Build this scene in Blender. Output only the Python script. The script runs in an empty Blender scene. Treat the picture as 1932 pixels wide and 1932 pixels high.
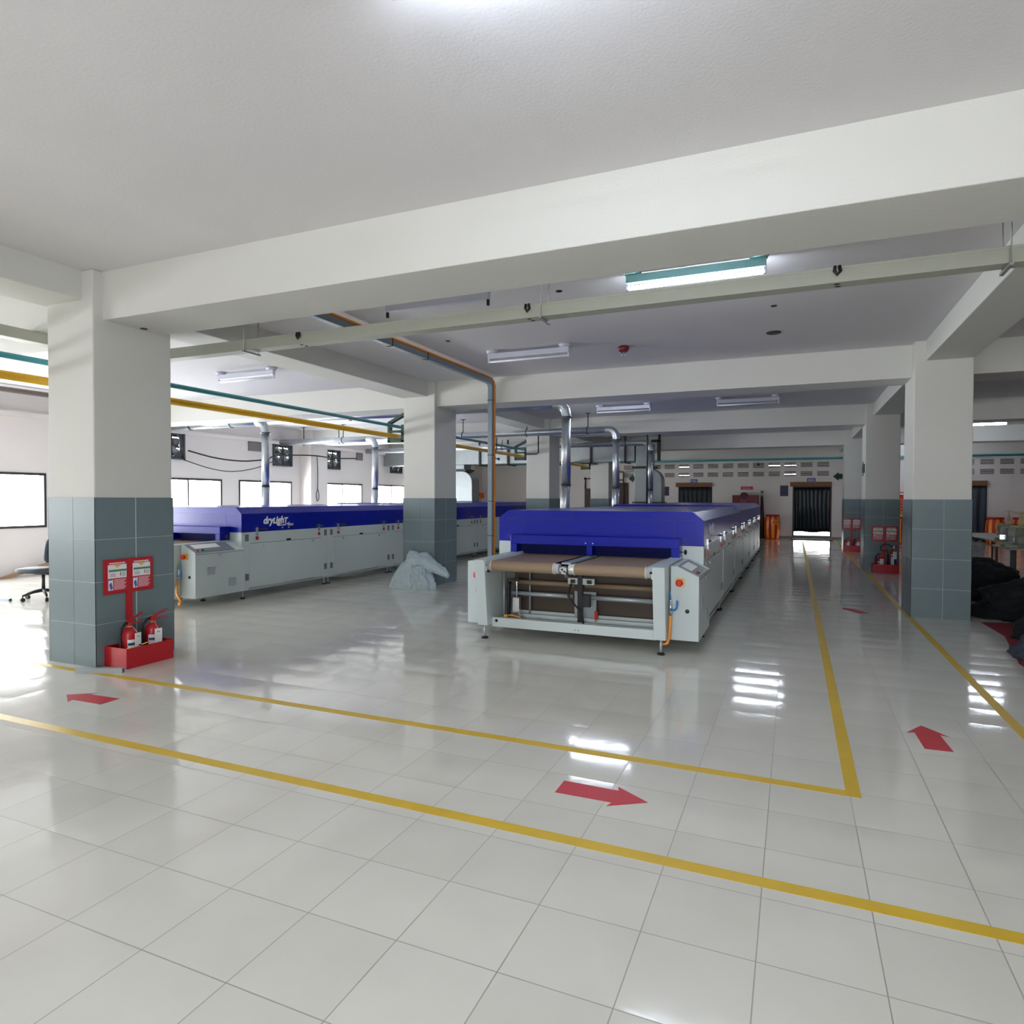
import bpy, bmesh, math, random
from mathutils import Vector, Matrix
PI = math.pi
rnd = random.Random(7)
SC = bpy.context.scene
COL = SC.collection

# ------------------------------------------------------------------ materials
def srgb(r, g, b):
    def f(c):
        c /= 255.0
        return c / 12.92 if c <= 0.04045 else ((c + 0.055) / 1.055) ** 2.4
    return (f(r), f(g), f(b), 1.0)

MATS = {}
def mat(name, rgb, rough=0.5, metal=0.0, var=0.06, scale=6.0, bump=0.0, bscale=40.0, spec=0.5, coat=0.0):
    """principled material whose colour and roughness are broken up by noise"""
    if name in MATS:
        return MATS[name]
    m = bpy.data.materials.new(name); m.use_nodes = True
    nt = m.node_tree; N = nt.nodes; L = nt.links
    b = N['Principled BSDF']
    c = srgb(*rgb)
    b.inputs['Roughness'].default_value = rough
    b.inputs['Metallic'].default_value = metal
    b.inputs['Specular IOR Level'].default_value = spec
    b.inputs['Coat Weight'].default_value = coat
    tc = N.new('ShaderNodeTexCoord')
    no = N.new('ShaderNodeTexNoise'); no.inputs['Scale'].default_value = scale; no.inputs['Detail'].default_value = 4
    L.new(tc.outputs['Object'], no.inputs['Vector'])
    mx = N.new('ShaderNodeMix'); mx.data_type = 'RGBA'
    lo = tuple(max(0, v * (1 - var)) for v in c[:3]) + (1,)
    hi = tuple(min(1, v * (1 + var)) for v in c[:3]) + (1,)
    mx.inputs[6].default_value = lo; mx.inputs[7].default_value = hi
    L.new(no.outputs['Fac'], mx.inputs[0]); L.new(mx.outputs[2], b.inputs['Base Color'])
    if bump > 0:
        n2 = N.new('ShaderNodeTexNoise'); n2.inputs['Scale'].default_value = bscale; n2.inputs['Detail'].default_value = 5
        L.new(tc.outputs['Object'], n2.inputs['Vector'])
        bp = N.new('ShaderNodeBump'); bp.inputs['Strength'].default_value = bump; bp.inputs['Distance'].default_value = 0.02
        L.new(n2.outputs['Fac'], bp.inputs['Height']); L.new(bp.outputs['Normal'], b.inputs['Normal'])
    MATS[name] = m
    return m

def emit(name, rgb, strength):
    m = bpy.data.materials.new(name); m.use_nodes = True
    b = m.node_tree.nodes['Principled BSDF']
    b.inputs['Base Color'].default_value = srgb(240, 245, 250)
    b.inputs['Emission Color'].default_value = srgb(*rgb)
    b.inputs['Emission Strength'].default_value = strength
    MATS[name] = m
    return m

def floor_material():
    m = bpy.data.materials.new('floor_tiles'); m.use_nodes = True
    nt = m.node_tree; N = nt.nodes; L = nt.links; b = N['Principled BSDF']
    geo = N.new('ShaderNodeNewGeometry')
    def math_(op, a, bb=None, clamp=False):
        n = N.new('ShaderNodeMath'); n.operation = op; n.use_clamp = clamp
        for i, v in enumerate((a, bb)):
            if v is None: continue
            if isinstance(v, (int, float)): n.inputs[i].default_value = v
            else: L.new(v, n.inputs[i])
        return n.outputs[0]
    sp = N.new('ShaderNodeSeparateXYZ'); L.new(geo.outputs['Position'], sp.inputs[0])
    u = math_('DIVIDE', math_('ADD', sp.outputs['X'], 0.105), 0.4)
    v = math_('DIVIDE', math_('ADD', sp.outputs['Y'], 0.01), 0.4)
    fu, fv = math_('FLOOR', u), math_('FLOOR', v)
    def edge(t):
        fr = math_('FRACT', t)
        return math_('MINIMUM', fr, math_('SUBTRACT', 1.0, fr))
    d = math_('MINIMUM', edge(u), edge(v))
    grout = math_('LESS_THAN', d, 0.0055)
    cell = N.new('ShaderNodeCombineXYZ'); L.new(fu, cell.inputs[0]); L.new(fv, cell.inputs[1])
    wn = N.new('ShaderNodeTexWhiteNoise'); wn.noise_dimensions = '3D'; L.new(cell.outputs[0], wn.inputs['Vector'])
    # soft cloudy grey in the tile body, a small tone change from tile to tile
    no = N.new('ShaderNodeTexNoise'); no.inputs['Scale'].default_value = 3.0; no.inputs['Detail'].default_value = 6
    L.new(geo.outputs['Position'], no.inputs['Vector'])
    tone = math_('ADD', math_('MULTIPLY', wn.outputs['Value'], 0.35), math_('MULTIPLY', no.outputs['Fac'], 0.65))
    mx = N.new('ShaderNodeMix'); mx.data_type = 'RGBA'
    mx.inputs[6].default_value = srgb(202, 201, 193); mx.inputs[7].default_value = srgb(220, 219, 211)
    L.new(tone, mx.inputs[0])
    m2 = N.new('ShaderNodeMix'); m2.data_type = 'RGBA'; L.new(grout, m2.inputs[0])
    L.new(mx.outputs[2], m2.inputs[6]); m2.inputs[7].default_value = srgb(150, 148, 142)
    L.new(m2.outputs[2], b.inputs['Base Color'])
    # tiles are laid a hair out of level, so reflections break from tile to tile
    sub = N.new('ShaderNodeVectorMath'); sub.operation = 'SUBTRACT'; sub.inputs[1].default_value = (0.5, 0.5, 0.5)
    L.new(wn.outputs['Color'], sub.inputs[0])
    scl = N.new('ShaderNodeVectorMath'); scl.operation = 'MULTIPLY'; scl.inputs[1].default_value = (0.008, 0.012, 0.0)
    L.new(sub.outputs[0], scl.inputs[0])
    n2 = N.new('ShaderNodeTexNoise'); n2.inputs['Scale'].default_value = 9.0; n2.inputs['Detail'].default_value = 2
    L.new(geo.outputs['Position'], n2.inputs['Vector'])
    bp = N.new('ShaderNodeBump'); bp.inputs['Strength'].default_value = 0.06; bp.inputs['Distance'].default_value = 0.01
    L.new(n2.outputs['Fac'], bp.inputs['Height'])
    # each tile is very slightly dished
    fx = math_('MULTIPLY', math_('SUBTRACT', math_('FRACT', u), 0.5), 0.012)
    fy = math_('MULTIPLY', math_('SUBTRACT', math_('FRACT', v), 0.5), 0.028)
    dish = N.new('ShaderNodeCombineXYZ'); L.new(fx, dish.inputs[0]); L.new(fy, dish.inputs[1])
    scl2 = N.new('ShaderNodeVectorMath'); scl2.operation = 'ADD'; L.new(scl.outputs[0], scl2.inputs[0]); L.new(dish.outputs[0], scl2.inputs[1])
    scl = scl2
    add = N.new('ShaderNodeVectorMath'); add.operation = 'ADD'
    L.new(bp.outputs['Normal'], add.inputs[0]); L.new(scl.outputs[0], add.inputs[1])
    nrm = N.new('ShaderNodeVectorMath'); nrm.operation = 'NORMALIZE'; L.new(add.outputs[0], nrm.inputs[0])
    L.new(nrm.outputs[0], b.inputs['Normal'])
    ro = math_('ADD', math_('MULTIPLY', no.outputs['Fac'], 0.05), math_('ADD', 0.065, math_('MULTIPLY', grout, 0.3)))
    L.new(ro, b.inputs['Roughness'])
    b.inputs['Specular IOR Level'].default_value = 0.62
    MATS['floor_tiles'] = m
    return m

def glass_material(name, tint, mixfac, rough=0.02):
    m = bpy.data.materials.new(name); m.use_nodes = True
    nt = m.node_tree; N = nt.nodes; L = nt.links
    N.remove(N['Principled BSDF'])
    tr = N.new('ShaderNodeBsdfTransparent'); tr.inputs[0].default_value = srgb(*tint)
    gl = N.new('ShaderNodeBsdfGlossy'); gl.inputs['Roughness'].default_value = rough
    lw = N.new('ShaderNodeLayerWeight'); lw.inputs[0].default_value = 0.5
    pw = N.new('ShaderNodeMath'); pw.operation = 'POWER'; pw.inputs[1].default_value = 4.0; L.new(lw.outputs['Facing'], pw.inputs[0])
    ad = N.new('ShaderNodeMath'); ad.operation = 'MULTIPLY_ADD'; ad.inputs[1].default_value = 0.9; ad.inputs[2].default_value = mixfac; ad.use_clamp = True
    L.new(pw.outputs[0], ad.inputs[0])
    mx = N.new('ShaderNodeMixShader')
    L.new(ad.outputs[0], mx.inputs[0]); L.new(tr.outputs[0], mx.inputs[1]); L.new(gl.outputs[0], mx.inputs[2])
    L.new(mx.outputs[0], N['Material Output'].inputs[0])
    MATS[name] = m
    return m

def film_material(name, rgb, clear):
    """thin translucent plastic film or cloth"""
    m = bpy.data.materials.new(name); m.use_nodes = True
    nt = m.node_tree; N = nt.nodes; L = nt.links; b = N['Principled BSDF']
    b.inputs['Base Color'].default_value = srgb(*rgb); b.inputs['Roughness'].default_value = 0.2
    no = N.new('ShaderNodeTexNoise'); no.inputs['Scale'].default_value = 9; no.inputs['Detail'].default_value = 6; no.inputs['Distortion'].default_value = 1.2
    tc = N.new('ShaderNodeTexCoord'); L.new(tc.outputs['Object'], no.inputs['Vector'])
    bp = N.new('ShaderNodeBump'); bp.inputs['Strength'].default_value = 0.3; bp.inputs['Distance'].default_value = 0.05
    L.new(no.outputs['Fac'], bp.inputs['Height']); L.new(bp.outputs['Normal'], b.inputs['Normal'])
    tl = N.new('ShaderNodeBsdfTranslucent'); tl.inputs[0].default_value = srgb(*rgb)
    tr = N.new('ShaderNodeBsdfTransparent')
    a = N.new('ShaderNodeMixShader'); a.inputs[0].default_value = 0.35
    L.new(b.outputs[0], a.inputs[1]); L.new(tl.outputs[0], a.inputs[2])
    c = N.new('ShaderNodeMixShader'); c.inputs[0].default_value = clear
    L.new(a.outputs[0], c.inputs[1]); L.new(tr.outputs[0], c.inputs[2])
    L.new(c.outputs[0], N['Material Output'].inputs[0])
    MATS[name] = m
    return m

WALL = mat('wall_plaster', (232, 225, 222), 0.75, var=0.03, scale=1.3, bump=0.08, bscale=60)
CEIL = mat('ceiling_plaster', (214, 212, 214), 0.8, var=0.03, scale=0.9, bump=0.08, bscale=50)
BEAM = mat('beam_plaster', (208, 208, 203), 0.75, var=0.03, scale=1.1, bump=0.08, bscale=50)
TILE = mat('dado_tile', (108, 124, 129), 0.38, var=0.07, scale=9, bump=0.03, bscale=20, spec=0.35)
GROUT = mat('dado_grout', (196, 208, 208), 0.6)
FLOOR = floor_material()
YEL = mat('yellow_line_paint', (206, 172, 48), 0.42, var=0.12, scale=5)
RED_P = mat('red_floor_paint', (186, 44, 58), 0.4, var=0.1, scale=9)
BLUE = mat('blue_powder_coat', (1, 21, 150), 0.27, var=0.04, scale=5, spec=0.34)
NAVY = mat('navy_shade_steel', (22, 27, 84), 0.4)
WHITE = mat('white_powder_coat', (196, 207, 208), 0.34, var=0.03, scale=4)
LGREY = mat('light_grey_metal', (172, 182, 188), 0.35, metal=0.3)
MGREY = mat('vent_grey', (134, 143, 146), 0.55, var=0.1, scale=60)
DGREY = mat('dark_gap', (38, 42, 46), 0.7)
VOID = mat('dark_void', (9, 9, 10), 0.9, spec=0.1)
BLACK = mat('black_rubber', (20, 20, 22), 0.55)
BLACKM = mat('black_paint_steel', (28, 28, 31), 0.45)
CHROME = mat('bright_steel', (205, 210, 214), 0.22, metal=0.9, var=0.08, scale=12)
GALV = mat('galvanised_sheet', (196, 202, 208), 0.36, metal=0.85, var=0.16, scale=7, bump=0.05, bscale=9)
GALVD = mat('galvanised_duct', (150, 156, 158), 0.42, metal=0.75, var=0.14, scale=4, bump=0.04, bscale=7)
BELT = mat('brown_mesh_belt', (142, 122, 100), 0.42, var=0.08, scale=90)
ORANGE = mat('orange_hose', (224, 150, 66), 0.45)
RED = mat('red_enamel', (172, 20, 34), 0.35, var=0.06)
REDB = mat('bright_red_plastic', (205, 36, 30), 0.35)
DRED = mat('dark_red_enamel', (112, 18, 30), 0.45, var=0.1)
WPAPER = mat('white_paper', (226, 228, 230), 0.7)
PINKR = mat('red_sign_print', (190, 32, 52), 0.45)
GREENS = mat('green_sign_print', (70, 132, 112), 0.5)
YELS = mat('yellow_sign_print', (226, 186, 66), 0.5)
BLUES = mat('blue_sign_print', (64, 96, 170), 0.5)
NAVYS = mat('dark_blue_sign', (44, 44, 96), 0.5)
PURP = mat('dark_purple_poster', (58, 48, 76), 0.5)
TEALP = mat('teal_pipe_paint', (62, 138, 146), 0.38)
YELP = mat('yellow_pipe_paint', (196, 150, 24), 0.4)
DGREEN = mat('dark_green_paint', (22, 62, 48), 0.5)
TRAY = mat('grey_green_tray', (158, 160, 148), 0.5)
BLUEG = mat('blue_grey_trunking', (128, 140, 150), 0.45)
WOODB = mat('brown_pelmet', (128, 84, 54), 0.55, var=0.2, scale=18)
DWOOD = mat('dark_brown_wood', (66, 42, 38), 0.5, var=0.2, scale=14)
FRAME = mat('dark_window_frame', (52, 44, 42), 0.4)
CURT = mat('black_curtain', (30, 38, 44), 0.6, var=0.2, scale=6)
CURT2 = film_material('dark_curtain_film', (30, 42, 48), 0.0)
CURT3 = mat('grey_blue_curtain', (52, 60, 72), 0.6)
BARO = mat('orange_stripe_plastic', (250, 150, 44), 0.28)
BARR = mat('red_stripe_plastic', (190, 40, 14), 0.28)
CLOTHD = mat('navy_garment_cloth', (13, 17, 23), 0.9, var=0.3, scale=5, bump=0.5, bscale=9)
CLOTHG = mat('slate_garment_cloth', (52, 58, 70), 0.9, var=0.25, scale=6, bump=0.5, bscale=10)
CLOTHB = mat('blue_denim_cloth', (96, 124, 168), 0.9, var=0.4, scale=12, bump=0.4, bscale=14)
MATR = mat('dark_red_mat', (120, 22, 40), 0.9)
SEWG = mat('sage_green_enamel', (150, 156, 142), 0.4)
CREAM = mat('cream_card', (206, 192, 150), 0.6)
CHAIRF = mat('charcoal_upholstery', (50, 60, 70), 0.6, bump=0.2, bscale=80)
BAG = film_material('plastic_bag_film', (222, 238, 244), 0.26)
GLASS = glass_material('window_glass', (252, 254, 255), 0.05)
LAMPH = mat('lamp_housing_white', (198, 200, 214), 0.4)
LAMPT = mat('lamp_housing_teal', (126, 178, 180), 0.4)
TUBEOFF = mat('unlit_tube_glass', (232, 232, 240), 0.2)
TUBE = emit('lit_tube', (232, 241, 255), 95.0)
SCREEN = mat('panel_screen', (238, 242, 236), 0.3)
GREENL = mat('green_button', (70, 190, 140), 0.3)
ORNL = mat('orange_fitting', (250, 170, 60), 0.3)
BLUEL = mat('blue_valve_lever', (44, 120, 196), 0.4)
LIME = mat('lime_sticker', (190, 206, 60), 0.5)
YELB = mat('yellow_switch_box', (226, 178, 40), 0.4)
LOGO = mat('white_logo_print', (236, 238, 244), 0.4)
CLING = mat('brown_timber', (150, 118, 92), 0.6, var=0.2, scale=8)
AIRBOX = mat('grey_shutter', (120, 116, 116), 0.6)

# ------------------------------------------------------------------ mesh builder
class MB:
    def __init__(s): s.bm = bmesh.new(); s.mi = 0
    def m(s, i): s.mi = i; return s
    def _face(s, vs, smooth=False):
        try: f = s.bm.faces.new(vs)
        except ValueError: return None
        f.material_index = s.mi; f.smooth = smooth
        return f
    def box(s, x0, x1, y0, y1, z0, z1):
        v = [s.bm.verts.new(p) for p in ((x0,y0,z0),(x1,y0,z0),(x1,y1,z0),(x0,y1,z0),(x0,y0,z1),(x1,y0,z1),(x1,y1,z1),(x0,y1,z1))]
        for q in ((0,3,2,1),(4,5,6,7),(0,1,5,4),(1,2,6,5),(2,3,7,6),(3,0,4,7)): s._face([v[i] for i in q])
        return s
    def prism(s, pts, a0, a1, axis='y', smooth=False):
        """closed outline pts extruded along an axis: outline is (x,z) for y, (y,z) for x, (x,y) for z"""
        def P(p, a):
            if axis == 'y': return (p[0], a, p[1])
            if axis == 'x': return (a, p[0], p[1])
            return (p[0], p[1], a)
        A = [s.bm.verts.new(P(p, a0)) for p in pts]; B = [s.bm.verts.new(P(p, a1)) for p in pts]
        n = len(pts)
        for i in range(n): s._face([A[i], A[(i+1) % n], B[(i+1) % n], B[i]], smooth)
        s._face(A[::-1]); s._face(B)
        return s
    def tube(s, path, r, seg=12, caps=True, smooth=True):
        P = [Vector(p) for p in path]
        R = r if isinstance(r, (list, tuple)) else [r] * len(P)
        rings = []; up = None
        for i, p in enumerate(P):
            d = (P[min(i+1, len(P)-1)] - P[max(i-1, 0)]).normalized()
            if up is None:
                up = Vector((0,0,1)) if abs(d.z) < 0.9 else Vector((1,0,0))
            u = (up - d * up.dot(d))
            if u.length < 1e-6: u = d.orthogonal()
            u.normalize(); w = d.cross(u); up = u
            rings.append([s.bm.verts.new(p + (u * math.cos(t) + w * math.sin(t)) * R[i]) for t in [2*PI*k/seg for k in range(seg)]])
        for a, b in zip(rings, rings[1:]):
            for k in range(seg): s._face([a[k], a[(k+1) % seg], b[(k+1) % seg], b[k]], smooth)
        if caps: s._face(rings[0][::-1]); s._face(rings[-1])
        return s
    def lathe(s, prof, c=(0,0,0), seg=24, axis='z', smooth=True, matfn=None):
        rings = []
        for r, h in prof:
            ring = []
            for k in range(seg):
                t = 2*PI*k/seg; a, b = r*math.cos(t), r*math.sin(t)
                p = (a, b, h) if axis == 'z' else ((a, h, b) if axis == 'y' else (h, a, b))
                ring.append(s.bm.verts.new((c[0]+p[0], c[1]+p[1], c[2]+p[2])))
            rings.append(ring)
        for j, (a, b) in enumerate(zip(rings, rings[1:])):
            for k in range(seg):
                if matfn: s.mi = matfn(j, k)
                s._face([a[k], a[(k+1) % seg], b[(k+1) % seg], b[k]], smooth)
        s._face(rings[0][::-1]); s._face(rings[-1])
        return s
    def ball(s, c, rx, ry=None, rz=None, u=16, v=10):
        ry = ry or rx; rz = rz or rx
        rings = []
        for j in range(1, v):
            a = PI*j/v - PI/2
            rings.append([s.bm.verts.new((c[0]+rx*math.cos(a)*math.cos(2*PI*k/u), c[1]+ry*math.cos(a)*math.sin(2*PI*k/u), c[2]+rz*math.sin(a))) for k in range(u)])
        b = s.bm.verts.new((c[0],c[1],c[2]-rz)); t = s.bm.verts.new((c[0],c[1],c[2]+rz))
        for k in range(u):
            s._face([b, rings[0][(k+1) % u], rings[0][k]], True); s._face([t, rings[-1][k], rings[-1][(k+1) % u]], True)
        for p, q in zip(rings, rings[1:]):
            for k in range(u): s._face([p[k], p[(k+1) % u], q[(k+1) % u], q[k]], True)
        return s
    def grid(s, fn, nu, nv, smooth=True):
        V = [[s.bm.verts.new(fn(i/nu, j/nv)) for j in range(nv+1)] for i in range(nu+1)]
        for i in range(nu):
            for j in range(nv): s._face([V[i][j], V[i+1][j], V[i+1][j+1], V[i][j+1]], smooth)
        return s
    def text(s, body, M, size=1.0, depth=0.004, shear=0.0, bold=0.0, small=()):
        cu = bpy.data.curves.new('t', 'FONT'); cu.body = body; cu.size = size; cu.extrude = depth; cu.shear = shear
        cu.offset = bold; cu.resolution_u = 3
        for i in small: cu.body_format[i].use_small_caps = True
        cu.small_caps_scale = 0.78
        o = bpy.data.objects.new('t', cu); COL.objects.link(o)
        dg = bpy.context.evaluated_depsgraph_get()
        me = bpy.data.meshes.new_from_object(o.evaluated_get(dg))
        me.transform(M)
        b0 = len(s.bm.faces)
        s.bm.from_mesh(me)
        s.bm.faces.ensure_lookup_table()
        for f in s.bm.faces[b0:]: f.material_index = s.mi
        bpy.data.objects.remove(o); bpy.data.curves.remove(cu); bpy.data.meshes.remove(me)
        return s
    def xform(s, M):
        bmesh.ops.transform(s.bm, matrix=M, verts=s.bm.verts); return s
    def build(s, name, mats, parent=None, bevel=0.0, loc=None, fixn=True):
        if fixn: bmesh.ops.recalc_face_normals(s.bm, faces=s.bm.faces)
        me = bpy.data.meshes.new(name); s.bm.to_mesh(me); s.bm.free()
        for mm in (mats if isinstance(mats, (list, tuple)) else [mats]): me.materials.append(mm)
        o = bpy.data.objects.new(name, me); COL.objects.link(o)
        if parent: o.parent = parent
        if loc: o.location = loc
        if bevel:
            md = o.modifiers.new('edge', 'BEVEL'); md.width = bevel; md.segments = 2; md.limit_method = 'ANGLE'; md.angle_limit = math.radians(40)
        return o

def tag(o, label, cat, group=None, kind=None):
    o['label'] = label; o['category'] = cat
    if group: o['group'] = group
    if kind: o['kind'] = kind
    return o
def thing(name, label, cat, loc=(0,0,0), rz=0.0, group=None, kind=None):
    o = bpy.data.objects.new(name, None); COL.objects.link(o); o.empty_display_size = 0.2
    o.location = loc; o.rotation_euler = (0, 0, rz)
    return tag(o, label, cat, group, kind)
def kids(o): return [c for c in COL.objects if c.parent == o]
def dup(root, loc, rz=None, label=None, group=None, skip=()):
    r = root.copy(); COL.objects.link(r); r.location = loc
    if rz is not None: r.rotation_euler = (0, 0, rz)
    if label: r['label'] = label
    if group: r['group'] = group
    for ch in kids(root):
        if ch.name.split('.')[0] in skip: continue
        c = ch.copy(); COL.objects.link(c); c.parent = r
        for g in kids(ch):
            d = g.copy(); COL.objects.link(d); d.parent = c
    return r
def lab(o, t): o['label'] = t; return o
ORD = ['first','second','third','fourth','fifth','sixth','seventh','eighth','ninth','tenth','eleventh','twelfth','thirteenth','fourteenth','fifteenth','sixteenth','seventeenth','eighteenth','nineteenth','twentieth']

# ------------------------------------------------------------------ room shell
XL, XR, YB, YF, ZC = -14.4, 13.0, -5.0, 28.8, 3.72
def holed(a0, a1, z0, z1, holes, put):
    """fill the rectangle a0..a1, z0..z1 minus holes (a0,a1,z0,z1) with boxes"""
    A = sorted({a0, a1, *[h[0] for h in holes], *[h[1] for h in holes]})
    Z = sorted({z0, z1, *[h[2] for h in holes], *[h[3] for h in holes]})
    for p, q in zip(A, A[1:]):
        run = None
        for r, t in zip(Z, Z[1:]):
            c, d = (p+q)/2, (r+t)/2
            solid = not any(h[0] < c < h[1] and h[2] < d < h[3] for h in holes)
            if solid: run = (run[0], t) if run else (r, t)
            if run and (not solid or t == Z[-1]):
                put(p, q, run[0], run[1]); run = None
o = MB().box(XL-0.2, XR+0.2, YB-0.2, YF+0.2, -0.15, 0).build('floor', FLOOR); tag(o, 'glossy pale grey tiled factory floor', 'floor', kind='structure')
o = MB().box(XL-0.2, XR+0.2, YB-0.2, YF+0.2, ZC, ZC+0.2).build('ceiling', CEIL); tag(o, 'plain grey plastered concrete ceiling slab', 'ceiling', kind='structure')

WIN = [(6.7, 8.8), (11.3, 13.4), (14.0, 16.12), (17.62, 19.76), (20.68, 22.75), (-3.6, -1.5), (-0.9, 1.2)]
LIGHT_GAP = (3.5, 5.4, 0.0, 2.2)  # unseen opening added so daylight reflects on the left dryer hood
SILL, HEAD = 0.97, 2.10
FANS = [11.79, 15.71, 18.07, 21.95]
fz0, fz1 = 2.57, 3.33
m = MB()
lh = [(a, b, SILL, HEAD) for a, b in WIN] + [LIGHT_GAP] + [(y-0.38, y+0.38, fz0+0.03, fz1-0.03) for y in FANS]
holed(YB, YF+0.2, 0, ZC, lh, lambda p, q, r, t: m.box(XL-0.2, XL, p, q, r, t))
tag(m.build('wall_left', WALL), 'pale plastered wall with the row of sliding windows and wall fans', 'wall', kind='structure')

VX0, VP, VW = -5.165, 0.6, 0.43
VENTS = [(VX0 + VP*k, r) for k in range(-3, 22) if k not in (11, 12) for r in (0, 1)]
VZ = [(2.865, 3.085), (2.51, 2.725)]
D1, D2, D3 = (-4.55, -3.2), (-0.03, 1.345), (4.95, 6.42)
fh = [(x, x+VW, VZ[r][0], VZ[r][1]) for x, r in VENTS] + [(D1[0], D1[1], 0, 2.1), (D2[0], D2[1], 0, 2.1), (D3[0], D3[1], 0, 2.1)]
m = MB()
holed(XL-0.2, XR+0.2, 0, ZC, fh, lambda p, q, r, t: m.box(p, q, YF, YF+0.2, r, t))
tag(m.build('wall_far', WALL), 'far plastered wall with doors and two rows of slatted ventilators', 'wall', kind='structure')
m = MB()
holed(YB, YF, 0, ZC, [], lambda p, q, r, t: m.box(XR, XR+0.2, p, q, r, t))
tag(m.build('wall_right', WALL), 'plain plastered side wall beyond the clothes heaps', 'wall', kind='structure')
BACKO = [(-0.8, 2.0, 0.97, 2.2)]  # unseen opening added to light the faces turned to the viewer
m = MB()
holed(XL-0.2, XR+0.2, 0, ZC, BACKO, lambda p, q, r, t: m.box(p, q, YB-0.2, YB, r, t))
tag(m.build('wall_back', WALL), 'plastered wall behind the viewer with one unseen opening added for light', 'wall', kind='structure')

# beams: one object per beam
for i, (y, w) in enumerate(((4.2, 'nearest, crossing above the fire point column'), (10.5, 'above the front of the blue hoods'), (16.6, 'third from the near side'), (22.7, 'farthest from the near side'))):
    o = MB().box(XL, XR, y, y+0.65, 3.27, ZC+0.02).build('beam', BEAM, bevel=0.008)
    tag(o, 'deep white crosswise ceiling beam, ' + w, 'beam', kind='structure')
for x0, x1, w in ((-6.7, -6.15, 'along the left row of columns'), (1.6, 2.13, 'along the right row of columns')):
    o = MB().box(x0, x1, YB, YF, 3.45, ZC+0.02).build('beam', BEAM, bevel=0.008)
    tag(o, 'shallower lengthwise white ceiling beam ' + w, 'beam', kind='structure')

def column(x0, x1, y0, y1, where, jx=0.36, jy=0.41):
    o = MB().box(x0, x1, y0, y1, 0, ZC).build('column', BEAM, bevel=0.01)
    tag(o, 'square white column with grey tiled lower half, ' + where, 'column', kind='structure')
    t = 0.008; m = MB().box(x0-t+0.003, x1+t-0.003, y0-t+0.003, y1+t-0.003, 0, 1.595)
    m.m(1); g = 0.002; H = 1.6
    for k in range(4):
        za, zb = k*0.4+g, min(k*0.4+0.4-g, H)
        for a, b in ((x0-t, x0+jx-g), (x0+jx+g, x1+t)):
            m.box(a, b, y0-t, y0-t+0.004, za, zb); m.box(a, b, y1+t-0.004, y1+t, za, zb)
        for a, b in ((y0-t, y0+jy-g*3), (y0+jy+g*3, y1+t)):
            m.box(x0-t, x0-t+0.004, a, b, za, zb); m.box(x1+t-0.004, x1+t, a, b, za, zb)
    m.build('tile_dado', [GROUT, TILE], o)
    return o
column(-6.66, -6.0, 4.1, 4.93, 'with a fire point on its side, nearest on the left')
column(-6.66, -6.0, 10.42, 11.24, 'behind the clear plastic sack')
column(-6.66, -6.0, 16.5, 17.33, 'third in the left row, behind the middle exhaust pipes')
column(-6.66, -6.0, 22.6, 23.42, 'farthest of the left row')
column(1.47, 2.14, 10.27, 11.08, 'beside the dark garment heaps')
column(1.45, 2.12, 16.5, 17.33, 'with the fire point holding a horn extinguisher')
column(1.42, 2.1, 22.6, 23.42, 'with the farthest fire point, right of the aisle')
column(9.2, 9.9, 10.3, 11.1, 'outer right row, nearest')
column(9.2, 9.9, 16.5, 17.3, 'outer right row, farther')
for y in (10.4, 16.5, 22.6, 28.0):
    o = MB().box(XL, -13.96, y, y+0.8, 0, ZC).build('pilaster', WALL, bevel=0.01)
    tag(o, 'plastered pier on the window wall' + {28.0: ' in the far corner', 16.5: ' between the second and third fans', 10.4: ', hidden behind the near tiled column', 22.6: ', hidden behind the second tiled column'}[y], 'column', kind='structure')
o = MB().box(XL, XL+0.1, YB, YF, 3.22, 3.32).build('trim_1', WALL); tag(o, 'horizontal plaster ledge high on the window wall', 'ledge', kind='structure')
o = MB().box(XL, XR, YF-0.03, YF, 0, 0.1).build('baseboard_far', mat('grey_skirting', (150, 146, 138), 0.6)); tag(o, 'grey skirting along the far wall', 'baseboard', kind='structure')

# windows on the left wall
for i, (a, b) in enumerate(WIN):
    w = MB(); f = 0.05; X0, X1 = XL-0.12, XL+0.02
    w.box(X0, X1, a, a+f, SILL, HEAD).box(X0, X1, b-f, b, SILL, HEAD).box(X0, X1, a+f, b-f, SILL, SILL+f).box(X0, X1, a+f, b-f, HEAD-f, HEAD)
    c = (a+b)/2; w.box(X0+0.03, X1-0.05, c-0.02, c+0.02, SILL+f, HEAD-f)
    o = w.build('window_%d' % (i+1), FRAME, bevel=0.003)
    tag(o, 'dark framed sliding window, %s along the left wall' % ORD[i], 'window', kind='structure')
    for k, (p, q) in enumerate(((a+f, c-0.02), (c+0.02, b-f))):
        MB().grid(lambda u, v: (XL-0.06+0.015*k, p+(q-p)*u, SILL+f+(HEAD-SILL-2*f)*v), 1, 1, False).build('pane', GLASS, o)

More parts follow.
